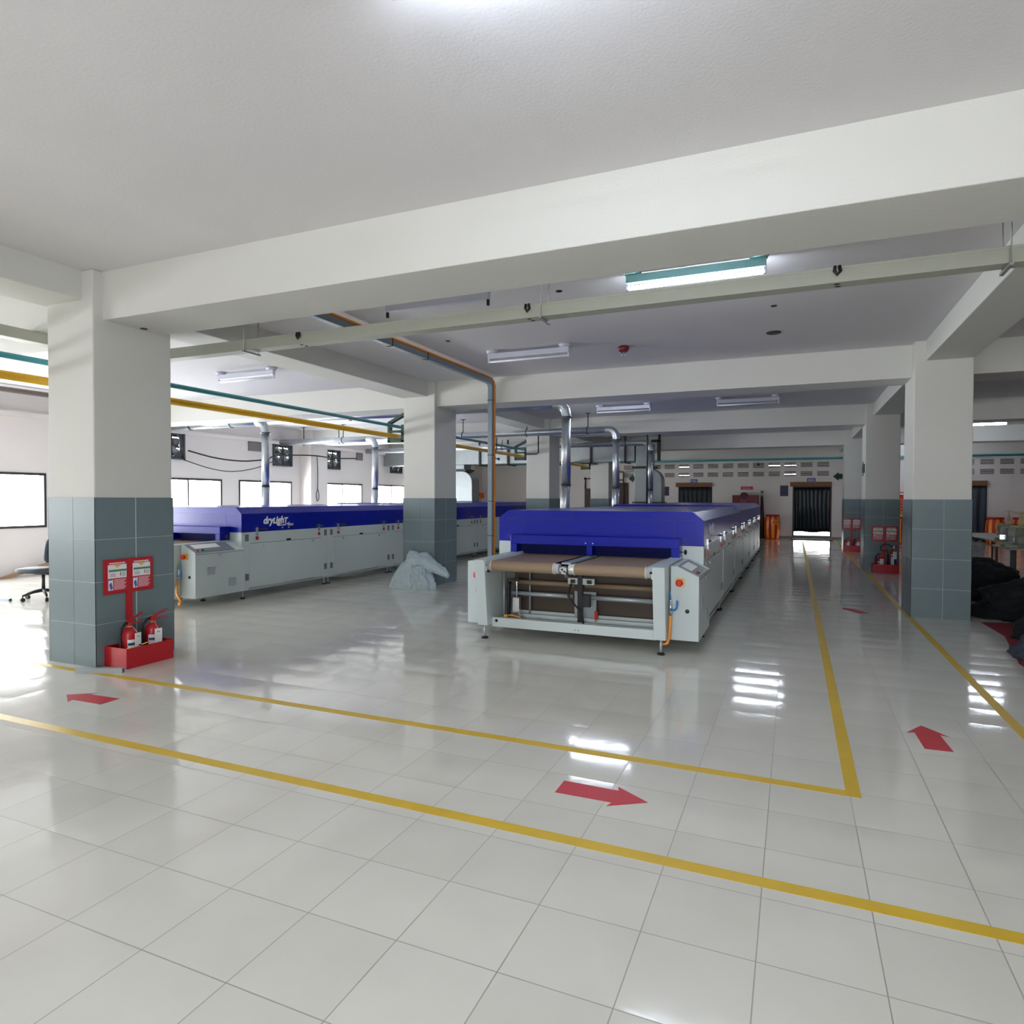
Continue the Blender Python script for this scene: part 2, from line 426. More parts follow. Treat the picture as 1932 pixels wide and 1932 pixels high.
# far doors: curtains in the openings
def curtain(name, x0, x1, z0, z1, y, folds, amp, M, label, thick=0.012, flare=0.0):
    def fn(u, v):
        z = z0 + (z1-z0)*v; w = 1 + flare*(1-v)
        x = x1 - (x1-x0)*(1-u)*w if flare < 0 else x0 + (x1-x0)*u*w
        return (x, y + amp*(0.4+0.6*(1-v))*math.sin(u*folds*2*PI + 0.6*math.sin(5*v+u*7)), z + 0.02*math.sin(9*u)*(1-v))
    o = MB().grid(fn, folds*8, 10).build(name, M)
    sd = o.modifiers.new('thick', 'SOLIDIFY'); sd.thickness = thick
    return tag(o, label, 'curtain')
curtain('door_curtain', D1[0], D1[1], 0.02, 2.1, YF-0.01, 7, 0.03, CURT, 'black curtain closing the doorway left of the red fire cabinet')
curtain('door_curtain', D2[0]+0.03, D2[1]-0.03, 0.28, 2.1, YF+0.05, 9, 0.035, CURT2, 'dark see-through curtain over the aisle doorway, light showing below')
curtain('door_curtain', D3[0], D3[1]+0.02, 0.03, 2.1, YF-0.02, 6, 0.04, CURT3, 'grey blue curtain in the doorway half hidden by the right column', flare=-0.0)
for (a, b), w, n in ((D1, 'above the closed black curtain', 1), (D2, 'above the see-through aisle curtain', 2), (D3, 'above the grey blue curtain at the right', 3)):
    o = MB().box(a-0.12, b+0.02, YF-0.12, YF+0.0, 2.1, 2.28).build('pelmet', WOODB, bevel=0.006); tag(o, 'brown box pelmet ' + w, 'pelmet')
    d = MB().box(a-0.02, a+0.03, YF-0.015, YF+0.19, 0, 2.1).box(b-0.03, b+0.02, YF-0.015, YF+0.19, 0, 2.1).box(a+0.03, b-0.03, YF, YF+0.19, 2.06, 2.1)
    d = d.build('door_%d' % n, DWOOD); tag(d, 'dark wooden door frame ' + w.replace('above', 'around'), 'door', kind='structure')
o = MB().box(D2[0]+0.03, D2[1]-0.03, YF+0.0, YF+0.16, 0, 0.13).build('threshold', VOID); tag(o, 'black raised threshold under the aisle curtain', 'threshold', kind='structure')
o = MB().box(D2[0]-0.08, D2[1]+0.02, YF-0.75, YF-0.04, 0, 0.03).build('door_mat', VOID); tag(o, 'black mat on the floor before the aisle doorway', 'mat')
o = MB().box(D1[0], D1[1], YF+0.18, YF+0.2, 0, 2.1).build('door_leaf', BLACKM); tag(o, 'black door leaf behind the closed curtain', 'door', kind='structure')
# yard behind the far wall, with an unseen canopy added to dim its daylight
o = MB().box(-12.0, 11.0, YF+0.2, YF+9.0, -0.12, -0.02).build('ground_yard', mat('yard_concrete', (150, 148, 142), 0.9)); tag(o, 'concrete yard outside the aisle doorway', 'ground', kind='structure')
o = MB().box(-12.0, 11.0, YF+0.2, YF+8.0, 3.6, 3.7).build('added_shade_roof', mat('shade_roof_sheet', (120, 122, 124), 0.7)); tag(o, 'unseen canopy added over the yard to dim daylight beyond the far wall', 'roof', kind='structure')
# slatted ventilators
LIGHTV = {(1, 0), (7, 0), (8, 0), (1, 1), (8, 1)}
for x, r in VENTS:
    k = round((x-VX0)/VP); z0, z1 = VZ[r]; h = (z1-z0)/9
    v = MB()
    h = (z1-z0)/7.8
    for s_ in range(5): v.box(x, x+VW, YF+0.0, YF+0.06, z0+h*(1.75*s_)-0.001, z0+h*(1.75*s_+0.8))
    v.m(1)  # black backing stands in for the darkness behind the slats
    if (k, r) in LIGHTV: v.box(x, x+VW, YF+0.1, YF+0.12, z0, z0+h*3.0); v.box(x, x+VW, YF+0.1, YF+0.12, z0+h*4.4, z1)
    else: v.box(x, x+VW, YF+0.1, YF+0.12, z0, z1)
    o = v.build('ventilator', [WALL, VOID])
    nth = k+3 if k < 11 else k+1
    tag(o, 'slatted ventilator high on far wall, %s row, %s from the left' % (('upper', 'lower')[r], (ORD + ['twenty-first', 'twenty-second', 'twenty-third', 'twenty-fourth'])[nth]), 'ventilator', 'slatted ventilators on the far wall', 'structure')

# ------------------------------------------------------------------ floor paint
def line(x0, x1, y0, y1, label):
    tag(MB().box(x0, x1, y0, y1, 0.0, 0.0012).build('floor_line', YEL), label, 'floor line', kind='thing')
line(-14.2, 0.275, 3.935, 4.01, 'yellow floor line running from the fire point column to the aisle corner')
line(-14.2, 1.5, 2.865, 2.94, 'yellow floor line nearest the viewer, parallel to the crosswise one')
line(0.275, 0.35, 3.935, 28.0, 'yellow floor line along the left edge of the aisle')
line(1.42, 1.49, 2.94, 28.0, 'yellow floor line along the right edge of the aisle')
def arrow(x, y, rz, label):
    P = [(0, 0.25), (-0.125, 0.06), (-0.075, 0.075), (-0.08, -0.24), (0.08, -0.24), (0.075, 0.075), (0.125, 0.06)]
    o = MB().prism(P, 0.0, 0.0015, 'z').build('floor_arrow', RED_P, loc=(x, y, 0)); o.rotation_euler.z = rz
    tag(o, label, 'floor arrow', 'red arrows painted on the floor')
arrow(-5.15, 3.45, PI/2+0.05, 'red floor arrow pointing left beside the fire point column')
arrow(0.855, 5.13, 0.05, 'red floor arrow in the aisle nearest the viewer, pointing away')
arrow(-0.94, 3.43, -PI/2, 'red floor arrow at the near edge pointing right between the yellow lines')
arrow(0.80, 10.58, 0.5, 'small red floor arrow in the aisle beside the tiled right column')
arrow(0.72, 17.2, 0.0, 'red floor arrow farthest down the aisle')

# ------------------------------------------------------------------ dryers
def foot(m, x, y, top):
    m.m(0).tube([(x, y, 0.018), (x, y, top)], 0.012, 8)
    m.m(1).lathe([(0.04, 0.0), (0.04, 0.012), (0.02, 0.024)], (x, y, 0), 16)
def hood_outline(w, zs, zt, zb, inset):
    return [(-w, zb), (w, zb), (w, zs), (w-inset, zt), (-w+inset, zt), (-w, zs)]
W = 1.29
dr = thing('conveyor_dryer', 'long white and blue tunnel dryer standing beside the aisle, belts facing the viewer', 'machine', (-2.237, 7.8, 0), group='tunnel dryers')
h = MB().prism(hood_outline(W, 1.345, 1.447, 1.05, 0.125), 0, 5.5)
h.m(1).box(-W+0.12, W-0.12, -0.0012, 0, 1.342, 1.347).box(-W+0.33, -W+0.334, -0.0012, 0, 1.05, 1.343).box(W-0.335, W-0.331, -0.0012, 0, 1.05, 1.343).box(-0.3, -0.298, -0.0012, 0, 1.345, 1.44)
h.build('hood', [BLUE, NAVY], dr, bevel=0.004)
MB().prism(hood_outline(W+0.005, 1.372, 1.478, 1.05, 0.125), 5.5, 13.5).build('hood', BLUE, dr, bevel=0.004)
hd = MB()
for px, yy in ((0.2, 0.42), (0, 0)):
    pass
J = [2.06*k for k in range(1, 7)]; ENDS = [0.0] + J + [13.5]
hdl_y = []
for i in range(7):
    a, b = ENDS[i], ENDS[i+1]
    mod = MB().box(-W, W, a+0.001, b-0.001, 0.165, 1.05).build('side_module', WHITE, dr, bevel=0.003)
    d0, d1 = a+0.18, b-0.16
    m_ = MB().box(W, W+0.006, d0, d1, 0.2, 0.866); m_.m(1).box(W, W+0.003, d0-0.004, d1+0.004, 0.867, 0.872)
    m_.build('access_door', [WHITE, DGREY], mod, bevel=0.002)
    for yv in ((a+0.07, b-0.09) if i == 0 else (a+0.08, b-0.09)):
        for zv in (0.28, 0.905):
            v = MB().box(W, W+0.004, yv, yv+0.078, zv, zv+0.11); v.m(1)
            for s_ in range(7): v.box(W+0.003, W+0.0055, yv+0.006, yv+0.072, zv+0.012+s_*0.014, zv+0.017+s_*0.014)
            v.build('vent_grille', [MGREY, DGREY], mod)
    if i in (2, 4):
        MB().box(W, W+0.005, a+0.36, a+0.5, 0.52, 0.74).build('vent_grille', MGREY, mod)
    MB().box(W+0.004, W+0.012, (d0+d1)/2-0.05, (d0+d1)/2+0.05, 0.872, 0.905).build('number_plate', BLACKM, mod)
    for yk in (d0+0.28, d1-0.25):
        MB().lathe([(0.016, 0), (0.016, 0.012), (0.009, 0.02)], (W+0.006, yk, 0.83), 12, 'x').build('door_lock', CHROME, mod)
    for yl in (d0+0.136, d1-0.076):
        l = MB().box(W, W+0.018, yl-0.02, yl+0.02, 1.0, 1.12).tube([(W+0.02, yl-0.011, 1.0), (W+0.025, yl-0.011, 0.965), (W+0.025, yl+0.011, 0.965), (W+0.02, yl+0.011, 1.0)], 0.004, 6)
        l.m(1).box(W+0.004, W+0.022, yl-0.022, yl+0.022, 0.922, 0.978)
        l.build('toggle_latch', [CHROME, RED], mod, bevel=0.002)
    for yl in (d0+0.02, d1-0.3):
        MB().ball((W+0.002, yl+0.24, 1.09), 0.035, 0.12, 0.018, 14, 8).build('hand_grip', NAVY, mod)
for j in [0.075] + J + [13.42]:
    a, b = (j-0.075, j+0.075) if j in (0.075, 13.42) else (j-0.145, j+0.145)
    p = MB().box(-W, W, a, b, 0.125, 0.166).build('pedestal', WHITE, dr, bevel=0.003)
    for s_ in (-1, 1):
        for yy in ((j-0.03,) if j in (0.075, 13.42) else (j-0.06, j+0.06)):
            f = MB(); foot(f, s_*(W-0.03), yy, 0.125); f.build('levelling_foot', [LGREY, BLACK], p)
for s_ in (-1, 1): MB().box(s_*W-0.012, s_*W+0.012, 0.15, 13.4, 0.125, 0.15).build('bottom_rail', LGREY, dr)
# entrance hood
e = MB(); Y0 = -0.2
e.box(-1.045, 1.048, Y0, 0, 1.03, 1.142).box(-1.045, -0.962, Y0, 0, 0.905, 1.03).box(0.955, 1.048, Y0, 0, 0.905, 1.03).box(-0.045, 0.02, Y0, -0.05, 0.92, 1.03)
e = e.build('entrance_hood', BLUE, dr, bevel=0.004)
MB().prism([(-0.02, 0.9), (-0.015, 0.9), (-0.09, 1.03), (-0.10, 1.03)], -0.96, 0.955, 'x').build('inlet_dark_plate', NAVY, e)  # navy plate covers the white body, standing in for the dark tunnel mouth
for x in (-0.06, 0.03): MB().lathe([(0.008, 0), (0.008, 0.004), (0.004, 0.006)], (x, Y0-0.005, 1.062), 10, 'y').build('bolt', CHROME, e)
k_ = MB().tube([(1.048, -0.1, 0.985), (1.09, -0.1, 0.985)], 0.007, 8); k_.m(1).lathe([(0.028, 0), (0.03, 0.012), (0.02, 0.022)], (1.09, -0.1, 0.985), 16, 'x')
k_.build('clamp_knob', [CHROME, BLACK], e)
MB().box(-0.95, 0.95, -0.012, -0.001, 0.6, 0.9).build('inlet_dark_sheet', DGREY, dr)  # dark sheet standing in for the unlit tunnel interior
# belts
def belt_path():
    P = [(-0.02, 0.9)] + [(-1.10 - 0.059*math.sin(t), 0.841 + 0.059*math.cos(t)) for t in [PI*k/10 for k in range(11)]] + [(-0.42, 0.775), (-0.35, 0.755), (-0.32, 0.70)]
    return P
def belt(x0, x1):
    P = belt_path(); m = MB(); n = len(P); th = 0.003
    ins = []
    for i, p in enumerate(P):
        a = P[max(i-1, 0)]; b = P[min(i+1, n-1)]
        dx, dz = b[0]-a[0], b[1]-a[1]; L_ = math.hypot(dx, dz)
        ins.append((p[0] - dz/L_*th*-1, p[1] + dx/L_*th*1))
    for A, flip in ((P, False), (ins, True)):
        va = [m.bm.verts.new((x0, q[0], q[1])) for q in A]; vb = [m.bm.verts.new((x1, q[0], q[1])) for q in A]
        for i in range(n-1): m._face([va[i], va[i+1], vb[i+1], vb[i]], True)
    return m.build('conveyor_belt', BELT, dr)
for x0, x1, s_ in ((-0.878, -0.135, 'l'), (0.095, 0.858, 'r')):
    belt(x0, x1)
    MB().tube([(x0-0.062, -1.10, 0.841), (x1+0.062, -1.10, 0.841)], 0.0555, 24).build('belt_roller', mat('roller_alloy', (205, 210, 210), 0.35, 0.2), dr)
    for x in (x0, x1):
        MB().tube([(x-0.006, -1.10, 0.841), (x+0.006, -1.10, 0.841)], 0.0625, 24).build('belt_edge_band', mat('cream_belt_edge', (206, 200, 184), 0.5), dr)
    MB().tube([(x0-0.05, -0.55, 0.60), (x1+0.05, -0.55, 0.60)], 0.03, 16).build('return_roller', BELT, dr)
    MB().tube([(x0-0.05, -0.62, 0.475), (x1+0.05, -0.62, 0.475)], 0.026, 16).build('tie_bar', LGREY, dr)
for xa, xb in ((-0.934, -0.882), (0.862, 0.934)): MB().box(xa, xb, -1.04, -0.02, 0.885, 0.9).build('side_strip', WHITE, dr, bevel=0.002)
MB().box(-0.07, 0.035, -1.06, -0.05, 0.885, 0.906).build('centre_strip', LGREY, dr, bevel=0.003)
c = MB().box(-0.045, 0.005, -1.15, -1.02, 0.79, 0.87).box(-0.06, 0.02, -1.16, -1.12, 0.815, 0.862)
c.m(1).tube([(-0.03, -1.165, 0.84), (-0.03, -1.15, 0.84)], 0.012, 8).tube([(-0.005, -1.165, 0.82), (-0.005, -1.15, 0.82)], 0.012, 8).m(0).prism([(-1.12, 0.79), (-1.0, 0.79), (-1.05, 0.74)], -0.03, 0.0, 'x')
c.build('bearing_block', [CHROME, DGREY], dr, bevel=0.002)
for s_ in (-1, 1):
    x = s_*0.94
    b = MB().box(x-0.02, x+0.02, -1.16, -1.03, 0.78, 0.87); b.m(1).tube([(x-0.03*s_-0.005, -1.168, 0.85), (x+0.02, -1.168, 0.85)], 0.012, 8).box(x-0.022, x+0.022, -1.12, -1.08, 0.765, 0.785)
    b.build('bearing_block', [CHROME, DGREY], dr, bevel=0.002)
    # tapered side cheek with overhanging front
    xa, xb = (0.935, 1.06) if s_ > 0 else (-1.06, -0.935)
    MB().prism([(-1.2, 0.91), (-1.1, 0.158), (-0.96, 0.158), (-0.75, 0.17), (-0.001, 0.17), (-0.001, 0.93), (-1.05, 0.915)], xa, xb, 'x').build('side_cheek', WHITE, dr, bevel=0.006)
    f = MB(); foot(f, s_*1.0, -1.035, 0.16); f.build('levelling_foot', [LGREY, BLACK], dr)
    f = MB(); foot(f, s_*0.85, -0.35, 0.16); f.build('levelling_foot', [LGREY, BLACK], dr)
b = MB().box(-0.935, 0.935, -0.98, -0.94, 0.13, 0.235).box(-0.935, 0.935, -0.94, -0.45, 0.155, 0.185).box(-0.935, 0.935, -0.8, -0.775, 0.185, 0.215).box(-0.935, 0.935, -0.6, -0.575, 0.185, 0.23).box(-0.935, 0.935, -0.47, -0.44, 0.155, 0.25)
b.m(1).tube([(-0.88, -0.983, 0.2), (-0.88, -0.975, 0.2)], 0.018, 14).tube([(0.1, -0.983, 0.165), (0.1, -0.975, 0.165)], 0.006, 8).tube([(0.06, -0.983, 0.165), (0.06, -0.975, 0.165)], 0.006, 8)
b.build('cross_beam', [WHITE, BLACK], dr, bevel=0.004)
MB().box(-0.935, 0.935, -0.31, -0.29, 0.2, 0.78).build('back_sheet', mat('shaded_brown_sheet', (84, 72, 62), 0.6), dr)  # brown darkened to put the shade under the belts into the colour
# belt tracking cylinders
cy = MB().box(-0.78, -0.70, -0.75, -0.68, 0.20, 0.44); cy.tube([(-0.74, -0.715, 0.44), (-0.74, -0.715, 0.66)], 0.01, 8); cy.m(1).box(-0.765, -0.715, -0.73, -0.69, 0.63, 0.67).box(-0.79, -0.69, -0.76, -0.67, 0.185, 0.2).box(-0.85, -0.82, -0.76, -0.7, 0.2, 0.62)
cy.build('air_cylinder', [CHROME, BLACKM], dr, bevel=0.003)
for gx, gy in ((-0.9, -0.72), (-0.66, -0.5)): MB().tube([(gx, gy, 0.185), (gx, gy, 0.72)], 0.012, 8).build('guide_rod', LGREY, dr)
MB().ball((-0.82, -0.86, 0.235), 0.024).build('hose_fitting', ORNL, dr)
MB().tube([(-0.82, -0.86, 0.24), (-0.74, -0.87, 0.255), (-0.64, -0.88, 0.24), (-0.56, -0.9, 0.20)], 0.01, 8).build('hose', ORANGE, dr)
t = MB().box(-0.11, 0.20, -0.72, -0.70, 0.63, 0.70); t.m(1).box(0.01, 0.065, -0.74, -0.69, 0.19, 0.78).box(-0.07, -0.02, -0.75, -0.72, 0.645, 0.685).box(0.12, 0.17, -0.75, -0.72, 0.645, 0.685).box(0.065, 0.15, -0.73, -0.68, 0.38, 0.52)
t.build('tension_bracket', [WHITE, BLACKM], dr, bevel=0.002)
MB().tube([(-0.06, -0.745, 0.64), (-0.09, -0.77, 0.5), (0.0, -0.78, 0.4), (0.08, -0.78, 0.32), (0.1, -0.8, 0.2)], 0.011, 8).build('hose', BLACK, dr)
MB().box(-0.1, 0.16, -0.5, -0.48, 0.2, 0.52).build('guard_plate', LGREY, dr)
MB().box(0.17, 0.2, -0.6, -0.56, 0.2, 0.32).build('red_tag', REDB, dr)
# left outer box with round stop button
lb = MB().box(-1.305, -1.06, -0.87, -0.001, 0.13, 0.86).build('left_box', WHITE, dr, bevel=0.006)
e = MB().lathe([(0.05, 0), (0.05, 0.012), (0.03, 0.03)], (-1.18, -0.87, 0.70), 20, 'y'); e.xform(Matrix.Translation((0, -1.74, 0)) @ Matrix.Diagonal((1, -1, 1, 1)))
e.build('stop_button', REDB, lb)
s = MB().box(-1.20, -1.155, -0.873, -0.87, 0.56, 0.61); s.m(1).box(-1.2, -1.155, -0.873, -0.87, 0.50, 0.55); s.build('sticker', [WPAPER, BLUES], lb)
# right control cabinet with sloped panel
cb = MB().prism([(1.075, 0.14), (1.36, 0.14), (1.36, 0.80), (1.14, 0.905), (1.075, 0.905)], -0.93, -0.001, 'y').build('control_cabinet', WHITE, dr, bevel=0.004)
nx, nz = 0.431, 0.902                                         # panel normal and slope
def onp(u, y, hgt=0.0): return (1.36 - u*nz + hgt*nx, y, 0.80 + u*nx + hgt*nz)
def panel_box(u0, u1, y0, y1, h0, h1):
    m = MB()
    v = [m.bm.verts.new(onp(u, y, hh)) for hh in (h0, h1) for u, y in ((u0, y0), (u1, y0), (u1, y1), (u0, y1))]
    for q in ((0,3,2,1),(4,5,6,7),(0,1,5,4),(1,2,6,5),(2,3,7,6),(3,0,4,7)): m._face([v[i] for i in q])
    return m
pn = panel_box(0.0, 0.24, -0.93, -0.2, 0.0, 0.012).build('control_panel', mat('panel_grey', (122, 130, 138), 0.4), cb, bevel=0.002)
panel_box(0.10, 0.215, -0.86, -0.4, 0.012, 0.015).build('screen', SCREEN, cb)
for yy, M_ in ((-0.86, REDB), (-0.78, BLACK), (-0.70, GREENL)):
    q = onp(0.04, yy, 0.012); q2 = onp(0.04, yy, 0.026)
    MB().tube([q, q2], 0.017, 12).build('push_button', M_, cb)
q = MB().box(1.13, 1.215, -0.955, -0.93, 0.70, 0.78); q.m(1).lathe([(0.02, 0), (0.02, 0.02), (0.036, 0.026), (0.036, 0.046), (0.02, 0.056)], (1.172, -0.955, 0.74), 18, 'y')
for v in q.bm.verts:
    if v.co.y > -0.93: v.co.y = -0.955 - (v.co.y + 0.955)
q.build('emergency_stop', [YELB, REDB], cb, bevel=0.003)
MB().tube([(1.245, -0.936, 0.445), (1.245, -0.929, 0.445)], 0.022, 18).build('cable_gland', BLACK, cb)
MB().box(1.36, 1.363, -0.72, -0.58, 0.46, 0.58).build('vent_grille', LGREY, cb)
MB().box(1.36, 1.363, -0.33, -0.18, 0.25, 0.38).build('vent_grille', LGREY, cb)
MB().box(1.36, 1.362, -0.92, -0.01, 0.772, 0.776).build('lid_seam', DGREY, cb)
MB().lathe([(0.012, 0), (0.012, 0.012), (0.006, 0.02)], (1.36, -0.5, 0.75), 10, 'x').build('door_lock', CHROME, cb)
v = MB().tube([(1.085, -0.98, 0.40), (1.085, -0.98, 0.56)], 0.016, 10).tube([(1.085, -0.98, 0.52), (1.085, -0.94, 0.52)], 0.012, 8)
v.m(1).tube([(1.085, -0.99, 0.46), (1.13, -1.0, 0.46), (1.15, -1.0, 0.49), (1.155, -1.0, 0.56)], 0.011, 8); v.m(2).tube([(1.085, -0.98, 0.56), (1.075, -0.97, 0.64), (1.07, -0.96, 0.65)], 0.006, 6)
v.build('air_valve', [CHROME, BLUEL, BLUEL], dr)
MB().box(1.035, 1.062, -1.0, -0.97, 0.6, 0.64).build('sticker', LIME, dr)
# pipework behind the left shoulder
gv = MB().tube([(-1.36, 0.5, 0.6), (-1.36, 0.5, 1.12)], 0.02, 10).tube([(-1.29, 0.5, 1.12), (-1.36, 0.5, 1.12)], 0.02, 10).tube([(-1.42, 0.5, 0.8), (-1.3, 0.5, 0.8)], 0.03, 10).box(-1.4, -1.33, 0.46, 0.54, 0.9, 1.0)
gv.m(1).box(-1.44, -1.36, 0.47, 0.5, 0.84, 0.88); gv.build('gas_valve', [CHROME, BLUEL], dr)
# logo on the aisle side
Mt = Matrix.Translation((W+0.004, 0.455, 1.175)) @ Matrix(((0,0,1,0),(1,0,0,0),(0,1,0,0),(0,0,0,1)))
lg = MB().text('drylight', Mt, size=0.165, depth=0.0015, shear=0.22, bold=0.006, small=(3, 7))
def sw(u, v):
    t = u; y = 0.455+0.30 + 0.32*t; z = 1.148 + 0.035*max(0, t-0.55)**2/0.2
    return (W+0.004, y, z + (v-0.5)*0.012*(0.3+t))
lg.grid(sw, 12, 1, False)
lg.box(W+0.002, W+0.004, 0.80, 0.98, 1.128, 1.134)
for k in range(3): lg.box(W+0.002, W+0.004, 1.02, 1.16, 1.152-k*0.013, 1.159-k*0.013)
lg.build('logo', LOGO, dr)
wt = MB()
for yy in (0.9, 1.05): wt.prism([(yy-0.02, 1.085), (yy+0.02, 1.085), (yy, 1.115)], W+0.001, W+0.003, 'x')
wt.build('warning_sticker', YELS, dr)
dl = dup(dr, (-2.237-7.025, 7.8, 0), label='long white and blue tunnel dryer nearer the windows, partly behind the columns')
MB().tube([(1.085, -0.985, 0.40), (1.085, -1.0, 0.3), (1.08, -1.01, 0.18), (1.06, -1.02, 0.12), (1.02, -1.01, 0.105), (0.99, -0.9, 0.12)], 0.016, 10).build('hose', ORANGE, dr)
MB().tube([(1.085, -0.985, 0.40), (1.10, -1.03, 0.34), (1.19, -1.1, 0.22), (1.26, -1.1, 0.13), (1.25, -1.09, 0.08), (1.19, -1.06, 0.055), (1.11, -1.0, 0.075), (1.05, -0.9, 0.13)], 0.016, 10).build('hose', ORANGE, dl)

# ------------------------------------------------------------------ exhaust pipes and ducts
def elbow(c, r, a0, a1, n=5):
    """arc in the x-z plane"""
    return [(c[0] + r*math.cos(a0+(a1-a0)*k/n), c[1], c[2] + r*math.sin(a0+(a1-a0)*k/n)) for k in range(n+1)]
def exhaust(x, y, z, xend, label, hang, R=0.088):
    t = thing('exhaust_pipe', label, 'exhaust pipe', (x, y, 0), group='round exhaust pipes')
    r = 0.2; zt = z
    MB().tube([(0, 0, 1.86), (0, 0, zt-r-0.06)], R, 20).build('riser', GALV, t)
    MB().tube([(-0.015, 0, 1.0), (-0.015, 0, 1.5), (0.0, 0, 1.86)], [R+0.004]*3, 20).build('riser', GALV, t)
    e_ = 0.47 if x > -6 else 0.345
    MB().tube([(0, 0, 1.0), (0.1, 0, 0.9), (e_, 0, 0.9)], R*0.9, 14).build('inlet_elbow', GALV, t)
    MB().tube([(0, 0, zt-r-0.06)] + elbow((-r, 0, zt-r), r, 0, PI/2, 4) + [(-r-0.06, 0, zt)], R+0.003, 20, smooth=False).build('elbow', GALV, t)
    MB().tube([(-r-0.06, 0, zt), (xend-x, 0, zt)], R-0.004, 20).build('horizontal_run', GALV, t)
    for zz, rr in ((zt-r-0.05, R+0.03), (1.86, R+0.012)):
        MB().tube([(0, 0, zz-0.007), (0, 0, zz+0.007)], rr, 20).build('flange', BLACKM, t)
    for hx in hang:
        h_ = MB().tube([(hx-x, 0, zt+R), (hx-x, 0, ZC)], 0.012, 8).box(hx-x-0.06, hx-x+0.06, -0.03, 0.03, ZC-0.015, ZC)
        h_.tube([(hx-x-0.008, 0, zt), (hx-x+0.008, 0, zt)], R+0.012, 20)
        h_.build('hanger', BLACKM, t)
exhaust(-4.0, 11.93, 3.40, -14.3, 'shiny exhaust pipe rising left of aisle dryer, nearest of its three', (-5.6, -9.0, -12.0))
exhaust(-4.0, 15.76, 3.285, -14.3, 'shiny exhaust pipe rising behind aisle dryer, middle of its three', (-4.72, -6.35, -8.2, -12.3, -13.6))
exhaust(-4.0, 19.9, 3.29, -14.3, 'shiny exhaust pipe rising behind aisle dryer, farthest of its three', (-4.75, -8.9, -12.5))
exhaust(-10.9, 11.38, 3.30, -14.3, 'shiny exhaust pipe rising behind the window dryer, nearer the fans', (-11.9, -13.2))
exhaust(-10.9, 15.57, 3.27, -14.3, 'shiny exhaust pipe rising behind the window dryer, just left of the second column', (-12.0,))
bd = thing('main_duct', 'large rectangular galvanised duct crossing above both dryers to the window wall', 'duct', (0, 21.4, 0))
MB().box(XL+0.02, -4.75, -0.3, 0.3, 2.81, 3.36).build('duct_run', GALVD, bd, bevel=0.01)
for hx in (-5.05, -6.2, -7.4, -9.2, -10.3, -12.0):
    MB().box(hx-0.03, hx+0.03, -0.36, -0.32, 2.76, 3.5).box(hx-0.03, hx+0.03, -0.36, 0.36, 2.75, 2.79).box(hx-0.03, hx+0.03, -0.36, -0.32, 3.5, ZC).build('hanger', BLACKM, bd)
def plenum(x, label, top, bx):
    t = thing('exhaust_plenum', label, 'duct', (x, 21.4, 0), group='quarter-round exhaust plenums')
    P = [(-0.42, 1.49), (0.45, 1.49), (0.45, 2.0)] + [(0.45-0.42+0.42*math.cos(a), 2.15+0.42*math.sin(a)) for a in [PI/2*k/8 for k in range(1, 9)]] + [(-0.42, 2.57)]
    MB().prism(P, -0.3, 0.3, 'y').build('plenum_body', GALVD, t, bevel=0.008)
    MB().box(-0.48, 0.5, -0.35, 0.35, 1.45, 1.49).build('flange', BLACKM, t)
    MB().box(-0.48, 0.22, -0.35, 0.35, 2.57, 2.64).build('flange', BLACKM, t)
    MB().box(-0.38, 0.12, -0.28, 0.28, 2.64, top).build('riser', GALVD, t, bevel=0.006)
    MB().box(-0.4, bx, -0.3, 0.3, 1.0, 1.45).build('base_duct', GALVD, t)
    if top > 3: MB().box(0.32, 0.42, -0.36, -0.3, 2.8, 3.45).box(0.13, 0.42, -0.36, -0.3, 3.40, 3.48).box(0.34, 0.42, -0.33, -0.3, 3.45, ZC).build('hanger', BLACKM, t)
plenum(-4.33, 'quarter-round galvanised plenum at the far end of the aisle dryer', 3.36, 0.45)
plenum(-11.07, 'quarter-round galvanised plenum at the far end of the window dryer', 2.805, 0.3)

# painted service pipes on the outer side of the left columns
PY0, PY1 = -4.8, 28.7
yp = thing('gas_pipe', 'yellow gas pipe running past the left columns under the teal pipe', 'pipe', (-6.93, 0, 2.765))
MB().tube([(0, PY0, 0), (0, PY1, 0)], 0.043, 16).build('pipe_run', YELP, yp)
tp = thing('water_pipe', 'teal water pipe running past the left columns above the yellow pipe', 'pipe', (-6.93, 0, 2.955))
MB().tube([(0, PY0, 0), (0, 17.25, 0)], 0.03, 16).build('pipe_run', TEALP, tp)
for y, w_ in ((10.5, 'second left column, behind the sack'), (16.6, 'third left column'), (22.7, 'farthest left column')):
    b = MB().box(0.19, 0.258, -0.045, 0.045, -0.12, 0.2).box(-0.07, 0.2, -0.045, 0.045, -0.085, -0.046).box(-0.07, 0.2, -0.045, 0.045, 0.06, 0.10).box(-0.11, -0.06, -0.045, 0.045, -0.12, 0.26).box(-0.11, 0.258, -0.045, 0.045, -0.125, -0.085)
    b.prism([(-0.11, 0.26), (-0.06, 0.23), (0.255, 0.37), (0.255, 0.43)], -0.045, 0.045, 'y')
    tag(b.build('pipe_bracket', DGREEN, loc=(-6.93, y, 2.765)), 'dark green bracket carrying the yellow pipe, on the ' + w_, 'bracket', 'green pipe brackets')
v = MB().tube([(0.03, 15.0, 0.02), (0.07, 15.0, 0.06), (0.07, 15.0, 0.36)], 0.014, 8).tube([(0.0, 15.0, -0.02), (0.02, 15.02, -0.16), (0.1, 15.05, -0.18)], 0.018, 8).ball((0.1, 15.05, -0.18), 0.035)
v.build('drain_branch', BLACKM, yp)
